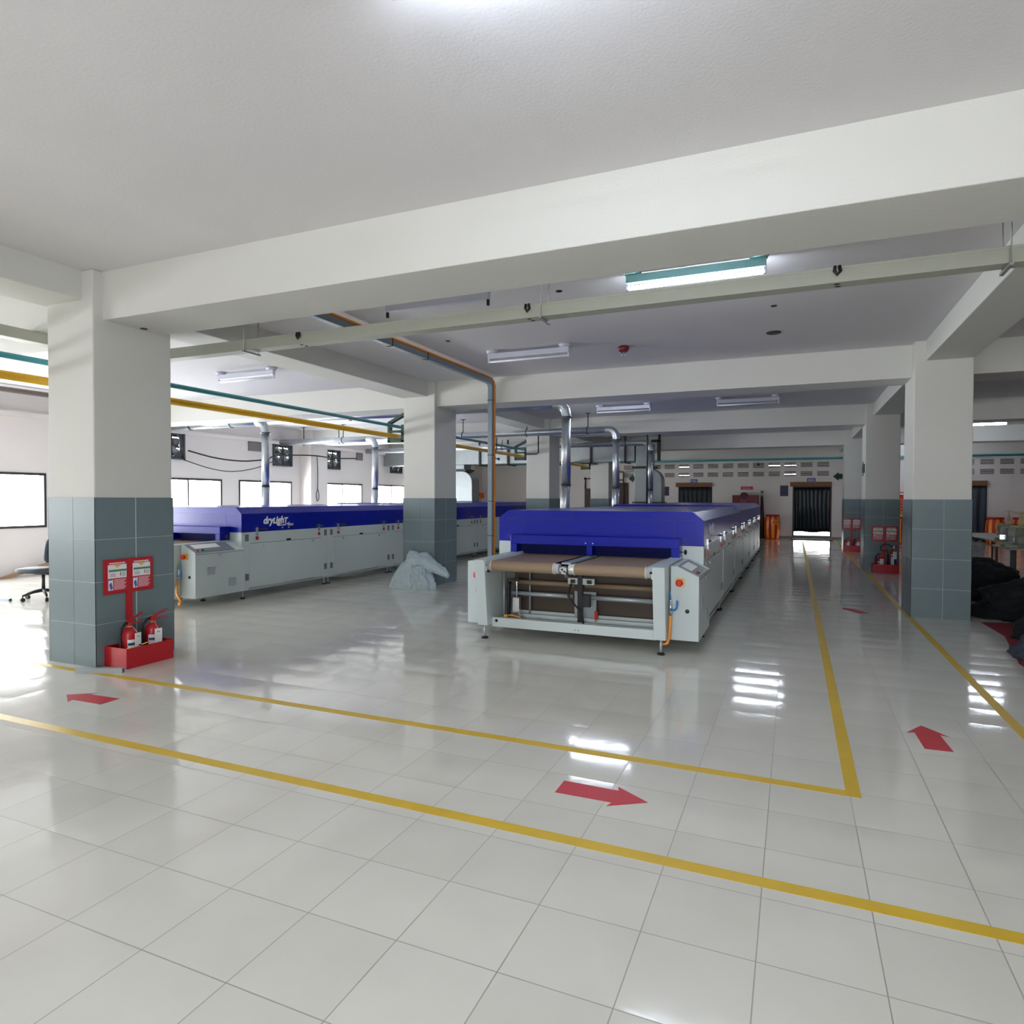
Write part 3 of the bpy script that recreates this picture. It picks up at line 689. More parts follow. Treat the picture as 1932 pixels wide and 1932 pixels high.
b = MB().tube([(0.26, 16.38, 0.02), (0.62, 16.38, 0.02), (0.66, 16.38, 0.06), (0.66, 16.38, 0.5)], 0.018, 8); b.build('drain_branch', BLACKM, yp)
o = MB().tube([(XL+0.25, 28.6, 3.2), (XR-0.2, 28.6, 3.2)], 0.045, 12).build('water_pipe', TEALP); tag(o, 'teal pipe running along the far wall above the slatted ventilators', 'pipe')
# cable trays
tr = thing('cable_tray', 'grey green box tray hung on rods across the ceiling, behind the nearest beam', 'cable tray', (0, 5.3, 3.16))
MB().box(-7.17, 12.6, 0, 0.14, 0, 0.108).box(-7.17, 12.6, -0.004, 0.144, 0.092, 0.112).build('trunking', TRAY, tr, bevel=0.003)
MB().box(-7.17, -7.03, -9.9, 0.0, 0, 0.108).build('trunking', TRAY, tr, bevel=0.003)
for x in (-5.33, -2.0, 1.29, 4.6):
    MB().tube([(x, -0.03, -0.03), (x, -0.03, 0.56)], 0.005, 6).tube([(x, 0.17, -0.03), (x, 0.17, 0.56)], 0.005, 6).box(x-0.012, x+0.012, -0.05, 0.19, -0.03, -0.012).build('rod_hanger', mat('zinc_rod', (150, 150, 146), 0.4, 0.4), tr)
for x in (-4.63, -2.13, 0.27):
    MB().tube([(x-0.015, -0.01, 0.115), (x-0.02, -0.015, 0.08), (x, -0.02, 0.05), (x+0.02, -0.015, 0.075), (x+0.012, -0.01, 0.115)], 0.012, 8).build('cable_clip', BLACK, tr)
    for q in ((x, 0.04), (x+0.01, 0.1)): MB().ball((q[0], q[1], -0.001), 0.022, 0.014, 0.004, 10, 6).build('knockout_hole', BLACK, tr)
# trunking dropping from the ceiling beside the aisle dryer
cd = thing('riser_trunking', 'blue grey trunking crossing the ceiling then dropping behind the aisle dryer', 'trunking', (-4.86, 10.38, 0))
MB().box(-0.04, 0.04, -5.5, -0.12, 3.58, 3.66).build('ceiling_length', BLUEG, cd, bevel=0.004)
MB().prism([(-0.12, 3.58), (-0.12, 3.66), (-0.04, 3.645), (0.015, 3.60), (0.04, 3.53), (-0.04, 3.53), (-0.07, 3.57)], -0.04, 0.04, 'x').build('bend', BLUEG, cd)
MB().box(-0.04, 0.04, -0.04, 0.04, 0.0, 3.53).build('drop_length', BLUEG, cd, bevel=0.004)
MB().tube([(0.02, -5.5, 3.684), (0.02, -0.14, 3.684), (0.03, -0.03, 3.672), (0.045, 0.03, 3.62), (0.05, 0.05, 3.54), (0.05, 0.05, 0.0)], 0.017, 10).build('orange_pipe', mat('orange_pipe_paint', (214, 134, 40), 0.4), cd)
for z in (3.3, 2.35, 1.55, 0.95): MB().box(-0.045, 0.045, -0.046, 0.086, z-0.006, z+0.006).build('strap', BLACKM, cd)
for y in (-3.1, -2.2): MB().box(-0.046, 0.046, y-0.006, y+0.006, 3.574, 3.668).build('strap', BLACKM, cd)
# black sprinkler pipe
sp = MB().tube([(-4.25, 17.6, ZC), (-4.25, 17.6, 3.36), (-4.12, 17.6, 3.36), (-3.72, 17.6, 3.36), (-3.64, 17.6, 3.33), (-3.62, 17.6, 3.24), (-3.62, 17.6, 0.0)], 0.026, 10).box(-4.33, -4.17, 17.52, 17.68, ZC-0.02, ZC)
tag(sp.build('sprinkler_pipe', BLACKM), 'thin black pipe dropping from ceiling between the two farther exhaust pipes', 'pipe')
o = MB().tube([(-13.6, YB+0.2, 3.62), (-13.6, 10.4, 3.62)], 0.05, 10).build('conduit', mat('brown_conduit', (110, 98, 92), 0.5)); tag(o, 'brown conduit high along the window wall, left of the near column', 'pipe')

# ------------------------------------------------------------------ lamps and ceiling fittings
def lamp(x, y, lit, label, tube=True, M=LAMPH, rz=0.0):
    t = thing('tube_light', label, 'tube light', (x, y, ZC), rz, group='fluorescent tube lights')
    MB().box(-0.61, 0.61, -0.032, 0.032, -0.12, -0.045).build('housing', M, t, bevel=0.004)
    for s_ in (-1, 1): MB().lathe([(0.07, -0.046), (0.085, -0.02), (0.085, 0)], (s_*0.55, 0, 0), 18).build('ceiling_mount', M, t)
    for s_ in (-1, 1):
        MB().box(s_*0.6-0.012, s_*0.6+0.012, -0.014, 0.014, -0.18, -0.12).build('socket', LAMPH if tube else BLACKM, t, bevel=0.003)
    if tube: MB().tube([(-0.588, 0, -0.16), (0.588, 0, -0.16)], 0.016 if not lit else 0.019, 12).build('tube', TUBE if lit else TUBEOFF, t)
lamp(-0.85, 6.10, True, 'lit tube light with teal housing, above the cable tray', M=LAMPT)
lamp(-3.45, 6.02, False, 'unlit fitting without tube, left of the lit one by the cable tray', tube=False)
lamp(-3.46, 8.61, False, 'unlit tube light in front of the red alarm', tube=True)
lamp(-8.4, 8.33, False, 'unlit tube light over the window dryer')
lamp(-3.55, 12.75, True, 'lit tube light hidden behind the second beam')
lamp(-3.55, 14.6, False, 'unlit tube light above the middle exhaust pipe')
lamp(-0.9, 14.43, False, 'unlit tube light right of the one above the exhaust pipes')
lamp(-0.88, 18.9, True, 'lit tube light hidden behind the third beam')
lamp(4.45, 20.75, True, 'lit tube light beyond the right column')
lamp(-8.6, 14.6, False, 'unlit tube light behind the second left column')
lamp(5.0, 13.0, False, 'unlit tube light over the garment heaps', M=DGREEN)
lamp(-0.85, 2.2, True, 'lit tube light in the viewer\'s own bay, right')
lamp(-0.85, -0.1, True, 'lit tube light behind the viewer')
lamp(4.45, 27.4, True, 'lit tube light by the far wall, right of the aisle')
al = MB().lathe([(0.06, -0.075), (0.075, -0.05), (0.08, -0.02), (0.06, 0)], (0, 0, 0), 18); al.m(1).tube([(-0.02, 0, -0.07), (-0.025, 0, -0.15)], 0.006, 6).tube([(0.02, 0, -0.07), (0.025, 0, -0.15)], 0.006, 6)
tag(al.build('fire_detector', [DRED, CHROME], loc=(-2.2, 9.05, ZC)), 'dark red fire detector with two prongs under the ceiling', 'detector')
tag(MB().lathe([(0.085, -0.012), (0.09, -0.006), (0.09, 0)], (0, 0, 0), 20).build('ceiling_disc', BLACKM, loc=(-0.26, 9.04, ZC)), 'flat dark disc on the ceiling, right of the red detector', 'ceiling fitting')
for x, y, w in ((-2.23, 6.4, 'just behind the tray hanger'), (-4.31, 7.84, 'near the ceiling trunking'), (-0.225, 7.8, 'in front of the flat disc')):
    tag(MB().lathe([(0.03, -0.008), (0.035, 0)], (0, 0, 0), 14).build('ceiling_plug', BLACKM, loc=(x, y, ZC)), 'small dark plug in the ceiling ' + w, 'ceiling fitting', 'dark ceiling plugs')
tag(MB().lathe([(0.03, -0.006), (0.035, 0)], (0, 0, 0), 14).build('beam_plug', BLACKM, loc=(-5.93, 4.57, 3.27)), 'small dark plug under the nearest beam by the column', 'ceiling fitting')

# ------------------------------------------------------------------ wall fans, cables
def fan(y, label):
    t = thing('wall_fan', label, 'fan', (XL, y, (fz0+fz1)/2), group='square wall fans')
    f = MB(); a, b = 0.40, 0.385
    f.box(-0.1, 0.06, -a, -b+0.03, -b, b).box(-0.1, 0.06, b-0.03, a, -b, b).box(-0.1, 0.06, -a, a, -b, -b+0.04).box(-0.1, 0.06, -a, a, b-0.04, b)
    f.build('fan_frame', mat('fan_grey_steel', (78, 82, 88), 0.5, 0.3), t)
    n = 28; r = MB()
    ring = [(0.0, 0.33*math.cos(2*PI*k/n), 0.33*math.sin(2*PI*k/n)) for k in range(n+1)]
    r.tube(ring, 0.022, 8, caps=False)
    for s_ in range(4):                                       # corner plates between ring and frame
        a0 = PI/2*s_
        pts = [(0.33*math.cos(a0+PI/2*k/6), 0.33*math.sin(a0+PI/2*k/6)) for k in range(7)] + [(0.37*(1 if s_ in (1, 0) and False else math.copysign(1, math.cos(a0+PI/4))), 0.37*math.copysign(1, math.sin(a0+PI/4)))]
        r.prism(pts, -0.02, 0.0, 'x')
    r.build('fan_ring', mat('fan_grey_steel', (78, 82, 88), 0.5, 0.3), t)
    for k in range(6):
        b_ = MB().prism([(0.05, -0.03), (0.30, -0.09), (0.31, 0.07), (0.05, 0.03)], -0.004, 0.004, 'x')
        b_.xform(Matrix.Rotation(2*PI*k/6+0.3, 4, 'X') @ Matrix.Translation((-0.02, 0, 0)) @ Matrix.Rotation(0.5, 4, 'Y'))
        b_.build('blade', mat('fan_blade_grey', (120, 124, 130), 0.35, 0.5), t)
    MB().tube([(-0.06, 0, 0), (0.06, 0, 0)], 0.06, 14).build('hub', BLACKM, t)
    MB().box(0.02, 0.05, -0.025, 0.025, -0.36, 0.36).build('strut', BLACKM, t)
    s = MB()
    for k in range(8):
        q = 0.104 if k not in (2, 5) else 0.074
        s.prism([(-0.14, -0.36+k*0.092), (-0.13, -0.36+k*0.092), (-0.17, -0.36+k*0.092+q), (-0.18, -0.36+k*0.092+q)], -0.385, 0.385, 'y')
    s.build('shutter', DGREY, t)
for y, w in zip(FANS, ('nearest, beside the tiled column', 'second, right of the first exhaust pipe', 'third, beside the wall pier', 'farthest, below the large duct')):
    fan(y, 'square dark exhaust fan high on the window wall, ' + w)
def cable(pts, r, label):
    P = [Vector(p) for p in pts]; out = []
    for i in range(len(P)-1):
        p0, p1, p2, p3 = P[max(i-1,0)], P[i], P[i+1], P[min(i+2, len(P)-1)]
        for k in range(6):
            t = k/6; out.append(0.5*((2*p1) + (p2-p0)*t + (2*p0-5*p1+4*p2-p3)*t*t + (3*p1-p0-3*p2+p3)*t**3))
    out.append(P[-1])
    tag(MB().tube(out, r, 8).build('cable', BLACK), label, 'cable')
cable([(-14.25, 12.2, 2.8), (-14.2, 13.0, 2.66), (-14.15, 13.9, 2.62), (-14.15, 14.8, 2.72), (-14.2, 15.3, 2.86), (-13.85, 16.4, 2.92), (-13.85, 17.2, 2.9), (-14.2, 17.7, 2.92), (-14.3, 18.4, 2.95), (-14.3, 19.3, 3.0)], 0.02, 'thick black cable sagging along the window wall between fans')
cable([(-14.3, 12.1, 2.56), (-14.2, 12.9, 2.36), (-14.15, 13.6, 2.32), (-14.15, 14.4, 2.45), (-14.2, 15.2, 2.7)], 0.012, 'thin black cable sagging lowest between the first two fans')
cable([(-13.9, 16.72, 2.9), (-13.9, 16.75, 2.4), (-13.9, 16.74, 1.9), (-13.9, 16.68, 1.72), (-13.9, 16.72, 1.5), (-13.9, 16.8, 1.6), (-13.9, 16.78, 1.78), (-13.9, 16.74, 1.9)], 0.012, 'black cable hanging down the wall pier with a looped end')
for y0, y1, z0, z1, lb in ((14.35, 14.85, 2.95, 3.28, 'grey shutter box on the window wall behind the first exhaust pipe'), (19.4, 19.75, 2.95, 3.25, 'dusty duct stub on the window wall right of the third fan')):
    tag(MB().box(XL, XL+0.05, y0, y1, z0, z1).box(XL, XL+0.07, y0, y1, z1-0.03, z1).build('wall_box', AIRBOX), lb, 'wall box')

# ------------------------------------------------------------------ fire points
def sign_panel(parent, cx, y):
    """printed notice facing -y, centred at cx"""
    w, z0, z1 = 0.205, 0.70, 0.985
    m = MB().box(cx-w/2, cx+w/2, y-0.002, y, z0, z1)                       # red ground
    f = y-0.0035
    m.m(1).box(cx-w/2+0.008, cx+w/2-0.008, f, y-0.002, 0.825, 0.955)       # white block
    for k in range(9): m.box(cx-0.035, cx+w/2-0.012-0.01*(k % 3), f, y-0.002, 0.812-k*0.0115-0.004, 0.812-k*0.0115)   # rows of small print
    m.box(cx-w/2+0.012, cx-0.045, f, y-0.002, 0.712, 0.815)
    for k in range(8): m.box(cx-0.078+0.02*k, cx-0.078+0.02*k+0.014, f, y-0.002, 0.962, 0.975)
    m.m(2).box(cx-w/2+0.016, cx+w/2-0.008, f-0.001, f, 0.888, 0.908)       # green band
    m.m(3).prism([(cx-0.04, 0.953), (cx+0.04, 0.953), (cx, 0.922)], f-0.001, f, 'y')
    m.m(4).box(cx-w/2+0.012, cx-0.05, f-0.001, f, 0.808, 0.818).prism([(cx-0.085, 0.77), (cx-0.06, 0.79), (cx-0.048, 0.73), (cx-0.07, 0.715)], f-0.001, f, 'y')
    m.m(0).box(cx+0.028, cx+0.036, f-0.001, f, 0.845, 0.88)
    for k in range(3): m.box(cx-0.075, cx-0.02, f-0.001, f, 0.842+k*0.012, 0.846+k*0.012)
    m.m(2)
    for k in range(4): m.box(cx+0.045, cx+0.085, f-0.001, f, 0.842+k*0.011, 0.846+k*0.011)
    return m.build('notice', [PINKR, WPAPER, GREENS, YELS, BLUES], parent)
def fire_stand(loc, rz, label):
    t = thing('fire_point_stand', label, 'fire point', loc, rz, group='fire point stands')
    w, d, hh, th = 0.25, 0.32, 0.19, 0.006
    b = MB().box(-w, w, -d, -d+th, 0, hh).box(-w, w, -th-0.012, -0.012, 0, hh).box(-w, -w+th, -d+th, -th-0.012, 0, hh).box(w-th, w, -d+th, -th-0.012, 0, hh).box(-w+th, w-th, -d+th, -th-0.012, 0, th).box(-th/2, th/2, -d+th, -th-0.012, th, hh-0.02)
    b.build('base_box', RED, t, bevel=0.002)
    MB().box(-0.028, 0.028, -0.034, -0.014, hh-0.1, 1.0).build('post', RED, t)
    MB().box(-0.255, 0.255, -0.03, -0.012, 0.675, 1.005).build('sign_board', RED, t, bevel=0.003)
    sign_panel(t, -0.127, -0.03); sign_panel(t, 0.127, -0.03)
    return t
def extinguisher(loc, rz, label, horn=False, swap=False):
    t = thing('fire_extinguisher', label, 'fire extinguisher', loc, rz, group='fire extinguishers')
    H = 0.50 if horn else 0.34; R = 0.064 if horn else 0.072
    MB().lathe([(R*0.85, 0.0), (R, 0.012), (R, H-0.06), (R*0.93, H-0.03), (R*0.6, H-0.004), (0.022, H+0.01), (0.018, H+0.03)], (0, 0, 0), 24).build('cylinder', RED, t)
    MB().tube([(0, 0, H+0.02), (0, 0, H+0.05)], 0.024, 12).box(-0.02, 0.03, -0.014, 0.014, H+0.04, H+0.075).build('valve_head', RED if not horn else CHROME, t)
    MB().prism([(0.0, H+0.07), (0.03, H+0.07), (0.15, H+0.125), (0.145, H+0.133), (0.02, H+0.09)], -0.01, 0.01, 'y').build('lever', RED, t)
    MB().prism([(0.0, H+0.045), (0.15, H+0.035), (0.15, H+0.045), (0.03, H+0.058)], -0.01, 0.01, 'y').build('handle', RED, t)
    MB().tube([(0, 0, H+0.012), (0, 0, H+0.026)], 0.028, 12).build('neck_ring', mat('brass', (190, 170, 110), 0.35, 0.6), t)
    if horn:
        MB().tube([(-0.02, 0, H+0.055), (-0.08, -0.01, H+0.1), (-0.17, -0.02, H+0.12), (-0.25, -0.03, H+0.06), (-0.24, -0.035, H-0.02), (-0.17, -0.04, H-0.04), (-0.12, -0.05, H), (-0.11, -0.055, H-0.08), (-0.11, -0.06, H-0.14)], 0.012, 10).build('hose', BLACK, t)
        MB().tube([(-0.11, -0.06, H-0.12), (-0.11, -0.06, H-0.2), (-0.11, -0.06, H-0.42)], [0.016, 0.02, 0.04], 14).build('horn', BLACK, t)
    else:
        MB().tube([(-0.015, 0, H+0.055), (-0.05, 0, H+0.05), (-0.09, 0, H+0.0), (-0.098, 0, H-0.08), (-0.09, 0, H-0.2), (-0.085, 0, 0.06)], 0.012, 10).build('hose', BLACK, t)
    lbm = MB()
    def arc(r, a0, a1, z0, z1):
        lbm.grid(lambda u, v: (r*math.cos(a0+(a1-a0)*u), r*math.sin(a0+(a1-a0)*u), z0+(z1-z0)*v), 8, 1)
    arc(R+0.001, -PI*0.80, -PI*0.2, 0.08, H-0.10)
    lbm.m(1); arc(R+0.002, -PI*0.48, -PI*0.2, 0.09, H-0.13); arc(R+0.002, -PI*0.78, -PI*0.48, H-0.155, H-0.13)
    lbm.build('printed_label', [WPAPER, NAVYS], t)
    tagm = MB().box(-0.02, 0.05, -R-0.022, -R-0.018, H-0.2, H-0.04).tube([(0.01, -R-0.02, H-0.04), (0.008, -0.03, H+0.02)], 0.002, 5); tagm.m(1).box(0.0, 0.03, -R-0.0235, -R-0.022, H-0.075, H-0.069)
    tagm.build('inspection_tag', [WPAPER, RED], t)
    return t
fire_stand((-6.0, 4.42, 0), PI/2, 'red fire point stand on the near column, low box and double notice board')
fire_stand((1.84, 16.5, 0), 0, 'red fire point stand on the middle right column, a horn extinguisher in front')
fire_stand((1.635, 22.6, 0), 0, 'red fire point stand on the farthest right column')
extinguisher((-5.84, 4.315, 0.007), PI/2+0.1, 'red extinguisher with blue printed label, left in the near fire point box')
extinguisher((-5.86, 4.58, 0.007), PI/2-0.25, 'red extinguisher with square white tag, right in the near fire point box')
extinguisher((1.75, 16.33, 0.007), 0, 'red extinguisher with white tag, left in the middle fire point box')
extinguisher((1.995, 16.33, 0.007), 0, 'tall extinguisher with black hose loop and horn, right in the middle box', horn=True)
extinguisher((1.52, 22.43, 0.007), 0, 'red extinguisher with white tag, left in the farthest fire point box')
extinguisher((1.78, 22.43, 0.007), 0, 'red extinguisher, right in the farthest fire point box')
p = MB().tube([(0, 0, 0), (0, 0.12, 0.012)], 0.006, 8).m(1).tube([(0, 0.12, 0.012), (0, 0.14, 0.014)], 0.007, 8).m(0).tube([(0, 0.14, 0.014), (0, 0.24, 0.024)], 0.005, 8)
o = p.build('marker_stick', [mat('pale_yellow_plastic', (214, 214, 120), 0.5), BLACK], loc=(-5.70, 4.19, 0.186)); tag(o, 'pale yellow stick lying across the near fire point box rim', 'stick')
# metal channels on the floor
def channel(loc, L_, rz, label):
    c = MB().box(-L_/2, L_/2, -0.025, 0.025, 0, 0.003).box(-L_/2, L_/2, -0.025, -0.022, 0.003, 0.042).box(-L_/2, L_/2, 0.022, 0.025, 0.003, 0.042).box(-L_/2, L_/2, -0.025, 0.025, 0.042, 0.045)
    o = c.build('metal_channel', LGREY, loc=loc); o.rotation_euler.z = rz; tag(o, label, 'metal profile', 'metal channels on the floor')
channel((-5.80, 4.0, 0), 0.42, 0.42, 'short grey box channel on the floor by the near fire point')
channel((-11.45, 6.1, 0), 0.85, 0.25, 'grey box channel on the floor before the office chair')
o = MB().prism([(-0.055, 0), (0.055, 0), (0.045, 0.06), (-0.045, 0.06)], -0.75, 0.75, 'y').build('timber_batten', CLING, loc=(-14.22, 8.5, 0.13)); o.rotation_euler = (0.24, 0, 0); tag(o, 'brown timber batten slanting along the foot of the window wall', 'timber')
tag(MB().box(-0.07, 0.07, -0.12, 0.12, 0, 0.24).build('timber_block', CLING, loc=(-14.26, 9.15, 0)), 'brown timber block propping the slanting batten', 'timber')

# ------------------------------------------------------------------ office chair
ch = thing('office_chair', 'charcoal swivel office chair on castors, half hidden by the near column', 'chair', (-10.72, 6.55, 0), 0.35)
def cushion(name, c, sx, sy, sz, rot=None):
    def fn(u, v):
        a, b = 2*PI*u, PI*(v-0.5)
        ex = lambda q, p: math.copysign(abs(q)**p, q)
        return (sx*ex(math.cos(b), 0.5)*ex(math.cos(a), 0.6), sy*ex(math.cos(b), 0.5)*ex(math.sin(a), 0.6), sz*ex(math.sin(b), 0.6))
    m = MB().grid(fn, 32, 14); bmesh.ops.remove_doubles(m.bm, verts=m.bm.verts, dist=1e-4)
    if rot: m.xform(rot)
    m.xform(Matrix.Translation(c)); return m.build(name, CHAIRF, ch)
cushion('seat', (-0.16, 0, 0.46), 0.25, 0.24, 0.045)
cushion('backrest', (0.14, 0, 0.78), 0.045, 0.21, 0.2, Matrix.Rotation(0.15, 4, 'Y'))
MB().tube([(0.03, 0, 0.40), (0.2, 0, 0.42), (0.22, 0, 0.55), (0.19, 0, 0.75)], 0.018, 8).build('back_bar', BLACK, ch)
MB().tube([(-0.06, 0, 0.14), (-0.06, 0, 0.42)], 0.025, 12).box(-0.16, 0.06, -0.08, 0.08, 0.4, 0.42).build('gas_stem', BLACKM, ch)
MB().tube([(-0.06, 0.05, 0.39), (-0.06, 0.22, 0.37)], 0.008, 8).build('height_lever', BLACK, ch)
for k in range(5):
    a = 2*PI*k/5+0.5; cx, cy_ = -0.06+0.29*math.cos(a), 0.29*math.sin(a)
    lg = MB().tube([(-0.06, 0, 0.15), (-0.06+0.15*math.cos(a), 0.15*math.sin(a), 0.13), (cx, cy_, 0.09)], [0.028, 0.022, 0.016], 10).build('base_leg', BLACK, ch)
    w_ = MB().tube([(cx-0.02*math.sin(a), cy_+0.02*math.cos(a), 0.03), (cx+0.02*math.sin(a), cy_-0.02*math.cos(a), 0.03)], 0.03, 14).tube([(cx, cy_, 0.03), (cx, cy_, 0.09)], 0.009, 8)
    w_.build('castor', BLACK, lg)

# ------------------------------------------------------------------ plastic sack and garment heaps
def hsh(x, y, z):
    from mathutils import noise
    return noise.fractal(Vector((x, y, z)), 0.9, 2.1, 4)
def heap(name, loc, rx, ry, h, M, label, cat, seed, wr=0.12, freq=2.6, rz=0.0, group=None, flat=0.75):
    def fn(u, v):
        a = 2*PI*u; b = PI/2*v
        r = math.cos(b)**flat; z = math.sin(b)**1.1
        n = hsh(math.cos(a)*r*freq+seed, math.sin(a)*r*freq, z*freq*0.8)
        fold = abs(hsh(math.cos(a)*freq*1.9+seed, math.sin(a)*freq*1.9, z*freq*1.6+4))
        k = 1 + wr*1.8*n - wr*1.2*fold
        return (rx*r*k*math.cos(a), ry*r*k*math.sin(a), max(0.0, h*z*(1+wr*n) - (wr*0.25*fold if 0.05 < v < 1 else 0)))
    m = MB().grid(fn, 72, 26); bmesh.ops.remove_doubles(m.bm, verts=m.bm.verts, dist=1e-4)
    o = m.build(name, M, loc=loc); o.rotation_euler.z = rz
    return tag(o, label, cat, group)
sk = thing('plastic_sack', 'clear plastic sack slumped on the floor in front of the second left column', 'plastic bag', (-6.12, 10.02, 0))
def bagf(u, v):
    a = 2*PI*u; b = PI/2*v
    c, s = math.cos(a), math.sin(a)
    r = math.cos(b)**0.55
    n = hsh(c*r*2.6+9, s*r*2.6, v*2.5); f = abs(hsh(c*5+3, s*5, v*6+2)) + 0.25*abs(hsh(c*11+1, s*11, v*10))
    wl = 0.60 if c < 0 else 0.30                      # long low skirt to the left, steep on the right
    x = wl*r*c*(1-0.35*v) + 0.06*n - 0.0
    z = 0.53*math.sin(b)**(0.85 if c > 0 else 1.35) + 0.05*n*v - 0.045*f
    return (x*(1+0.1*n), 0.24*r*s*(1+0.25*n-0.25*f), max(0.0, z))
m = MB().grid(bagf, 120, 60); bmesh.ops.remove_doubles(m.bm, verts=m.bm.verts, dist=1e-4); m.build('sack_body', BAG, sk)
def tailf(u, v):                                   # gathered neck drooping to the right
    x = -0.12 + 0.74*u; top = 0.63 - 0.1*u - 0.20*max(0, u-0.35)**1.2
    wdt = 0.16*(1-u)**0.6+0.05
    a = 2*PI*v
    n = hsh(u*5, math.cos(a)*2.2, math.sin(a)*2.2)
    n += 0.6*abs(hsh(u*14+2, math.cos(a)*3, math.sin(a)*3))
    return (x, wdt*0.8*math.cos(a)*(1+0.5*n), top - wdt*0.6 + wdt*(0.9+0.4*n)*math.sin(a)*0.8 - 0.12*u*u)
MB().grid(tailf, 40, 28).build('sack_neck', BAG, sk)
G = 'dark garment heaps'
heap('garment_heap', (2.8, 13.05, 0), 0.68, 0.85, 0.6, CLOTHD, 'dark navy heap of garments farthest back, behind the tiled right column', 'clothes heap', 1.3, group=G)
heap('garment_heap', (3.3, 10.95, 0), 1.0, 0.95, 0.52, CLOTHD, 'large dark navy heap of garments beside the tiled right column', 'clothes heap', 5.1, group=G)
heap('garment_heap', (2.98, 9.1, 0), 0.62, 0.62, 0.48, CLOTHD, 'dark navy heap of garments at the right edge, in front of the large heap', 'clothes heap', 8.7, group=G)
heap('garment_heap', (2.4, 8.0, 0), 0.36, 0.55, 0.28, CLOTHG, 'slate grey heap of trousers at the front of the red mat', 'clothes heap', 2.2, group=G)
heap('garment_heap', (2.2, 7.02, 0), 0.24, 0.26, 0.24, CLOTHB, 'pale blue denim bundle nearest the viewer on the red mat', 'clothes heap', 3.9, group=G, wr=0.2)
tag(MB().prism([(2.1, 6.6), (6.0, 6.6), (6.0, 11.5), (2.25, 10.2), (2.28, 9.3), (2.03, 7.8)], 0.0, 0.006, 'z').build('floor_mat', MATR), 'dark red mat under the garment heaps', 'mat')
# sewing benches and machines
def bench(x0, x1, y0, y1, label):
    t = thing('sewing_bench', label, 'table', ((x0+x1)/2, (y0+y1)/2, 0))
    a, b = (x1-x0)/2, (y1-y0)/2
    MB().box(-a, a, -b, b, 0.72, 0.75).build('bench_top', SEWG, t, bevel=0.004)
    for sx in (-1, 1):
        for sy in (-1, 1): MB().box(sx*(a-0.06)-0.02, sx*(a-0.06)+0.02, sy*(b-0.08)-0.02, sy*(b-0.08)+0.02, 0, 0.72).build('leg', BLACKM, t)
bench(3.45, 4.15, 13.9, 15.0, 'grey green sewing bench behind the garment heaps, nearer one')
bench(3.85, 4.65, 15.3, 20.0, 'long grey green sewing bench farther back on the right')
def sewing(x, y, rz, label):
    t = thing('sewing_machine', label, 'sewing machine', (x, y, 0.75), rz, group='sewing machines')
    MB().box(-0.24, 0.24, -0.1, 0.1, 0, 0.06).build('bed', SEWG, t, bevel=0.01)
    MB().prism([(0.1, 0.06), (0.24, 0.06), (0.24, 0.32), (-0.22, 0.34), (-0.24, 0.3), (-0.24, 0.2), (-0.14, 0.2), (0.06, 0.22), (0.1, 0.18)], -0.06, 0.06, 'y').build('arm', SEWG, t, bevel=0.012)
    MB().box(-0.24, -0.15, -0.05, 0.05, 0.11, 0.2).tube([(-0.195, 0, 0.06), (-0.195, 0, 0.12)], 0.008, 8).build('needle_head', CHROME, t, bevel=0.005)
    MB().tube([(0.24, 0, 0.26), (0.275, 0, 0.26)], 0.07, 20).build('hand_wheel', BLACKM, t)
    s = MB().tube([(0.1, 0.02, 0.32), (0.1, 0.02, 0.62)], 0.008, 6).tube([(-0.05, 0.02, 0.60), (0.22, 0.02, 0.60)], 0.006, 6).lathe([(0.04, 0.40), (0.02, 0.52)], (0.1, 0.02, 0), 12)
    s.build('thread_cone', CREAM, t)
sewing(3.64, 14.15, 0.9, 'grey green sewing machine on the nearer bench, closest to the heaps')
sewing(3.75, 14.72, -0.2, 'grey green sewing machine on the nearer bench, second from the heaps')
sewing(4.05, 15.95, -0.5, 'grey green sewing machine at the near end of the long bench')
sewing(4.1, 16.7, 0.8, 'grey green sewing machine in the middle of the long bench')
tag(MB().box(-0.14, 0.14, -0.03, 0.03, 0, 0.34).build('card_panel', CREAM, loc=(3.98, 15.42, 0.75), bevel=0.004), 'upright cream card at the near end of the long bench', 'card')

# ------------------------------------------------------------------ far wall things
def barrel(x, y, label):
    t = thing('barrel', label, 'barrel', (x, y, 0), rnd.uniform(-0.2, 0.2), group='striped barrels')
    P = [(0.22, 0), (0.25, 0.02), (0.285, 0.22), (0.30, 0.45), (0.29, 0.7), (0.265, 0.86), (0.25, 0.9)]
    MB().lathe(P, (0, 0, 0), 48, matfn=lambda j, k: (1 if (k // 3) % 2 == 0 and 0 < j < 6 else 0)).build('barrel_body', [BARR, BARO], t)
    MB().lathe([(0.262, 0.90), (0.27, 0.91), (0.27, 0.955), (0.25, 0.97)], (0, 0, 0), 32).build('lid', RED, t)
    b = MB().grid(lambda u, v: (0.302*math.cos(-PI*0.52+PI*0.36*u), 0.302*math.sin(-PI*0.52+PI*0.36*u), 0.58+0.2*v), 8, 2)
    b.m(1)
    for r_ in range(2): b.grid(lambda u, v, r_=r_: (0.304*math.cos(-PI*0.47+PI*0.26*u), 0.304*math.sin(-PI*0.47+PI*0.26*u), 0.63+0.06*r_+0.025*v), 8, 1)
    b.build('label_patch', [BARO, BARR], t)
barrel(-0.79, 28.38, 'orange and red striped barrel left of the aisle doorway')
barrel(6.58, 28.2, 'orange striped barrel by the grey blue curtain, partly behind the sewing machines')
barrel(7.35, 28.2, 'orange striped barrel at the right edge beyond the sewing machines')
barrel(3.72, 27.6, 'orange striped barrel below the striped board between the right columns')
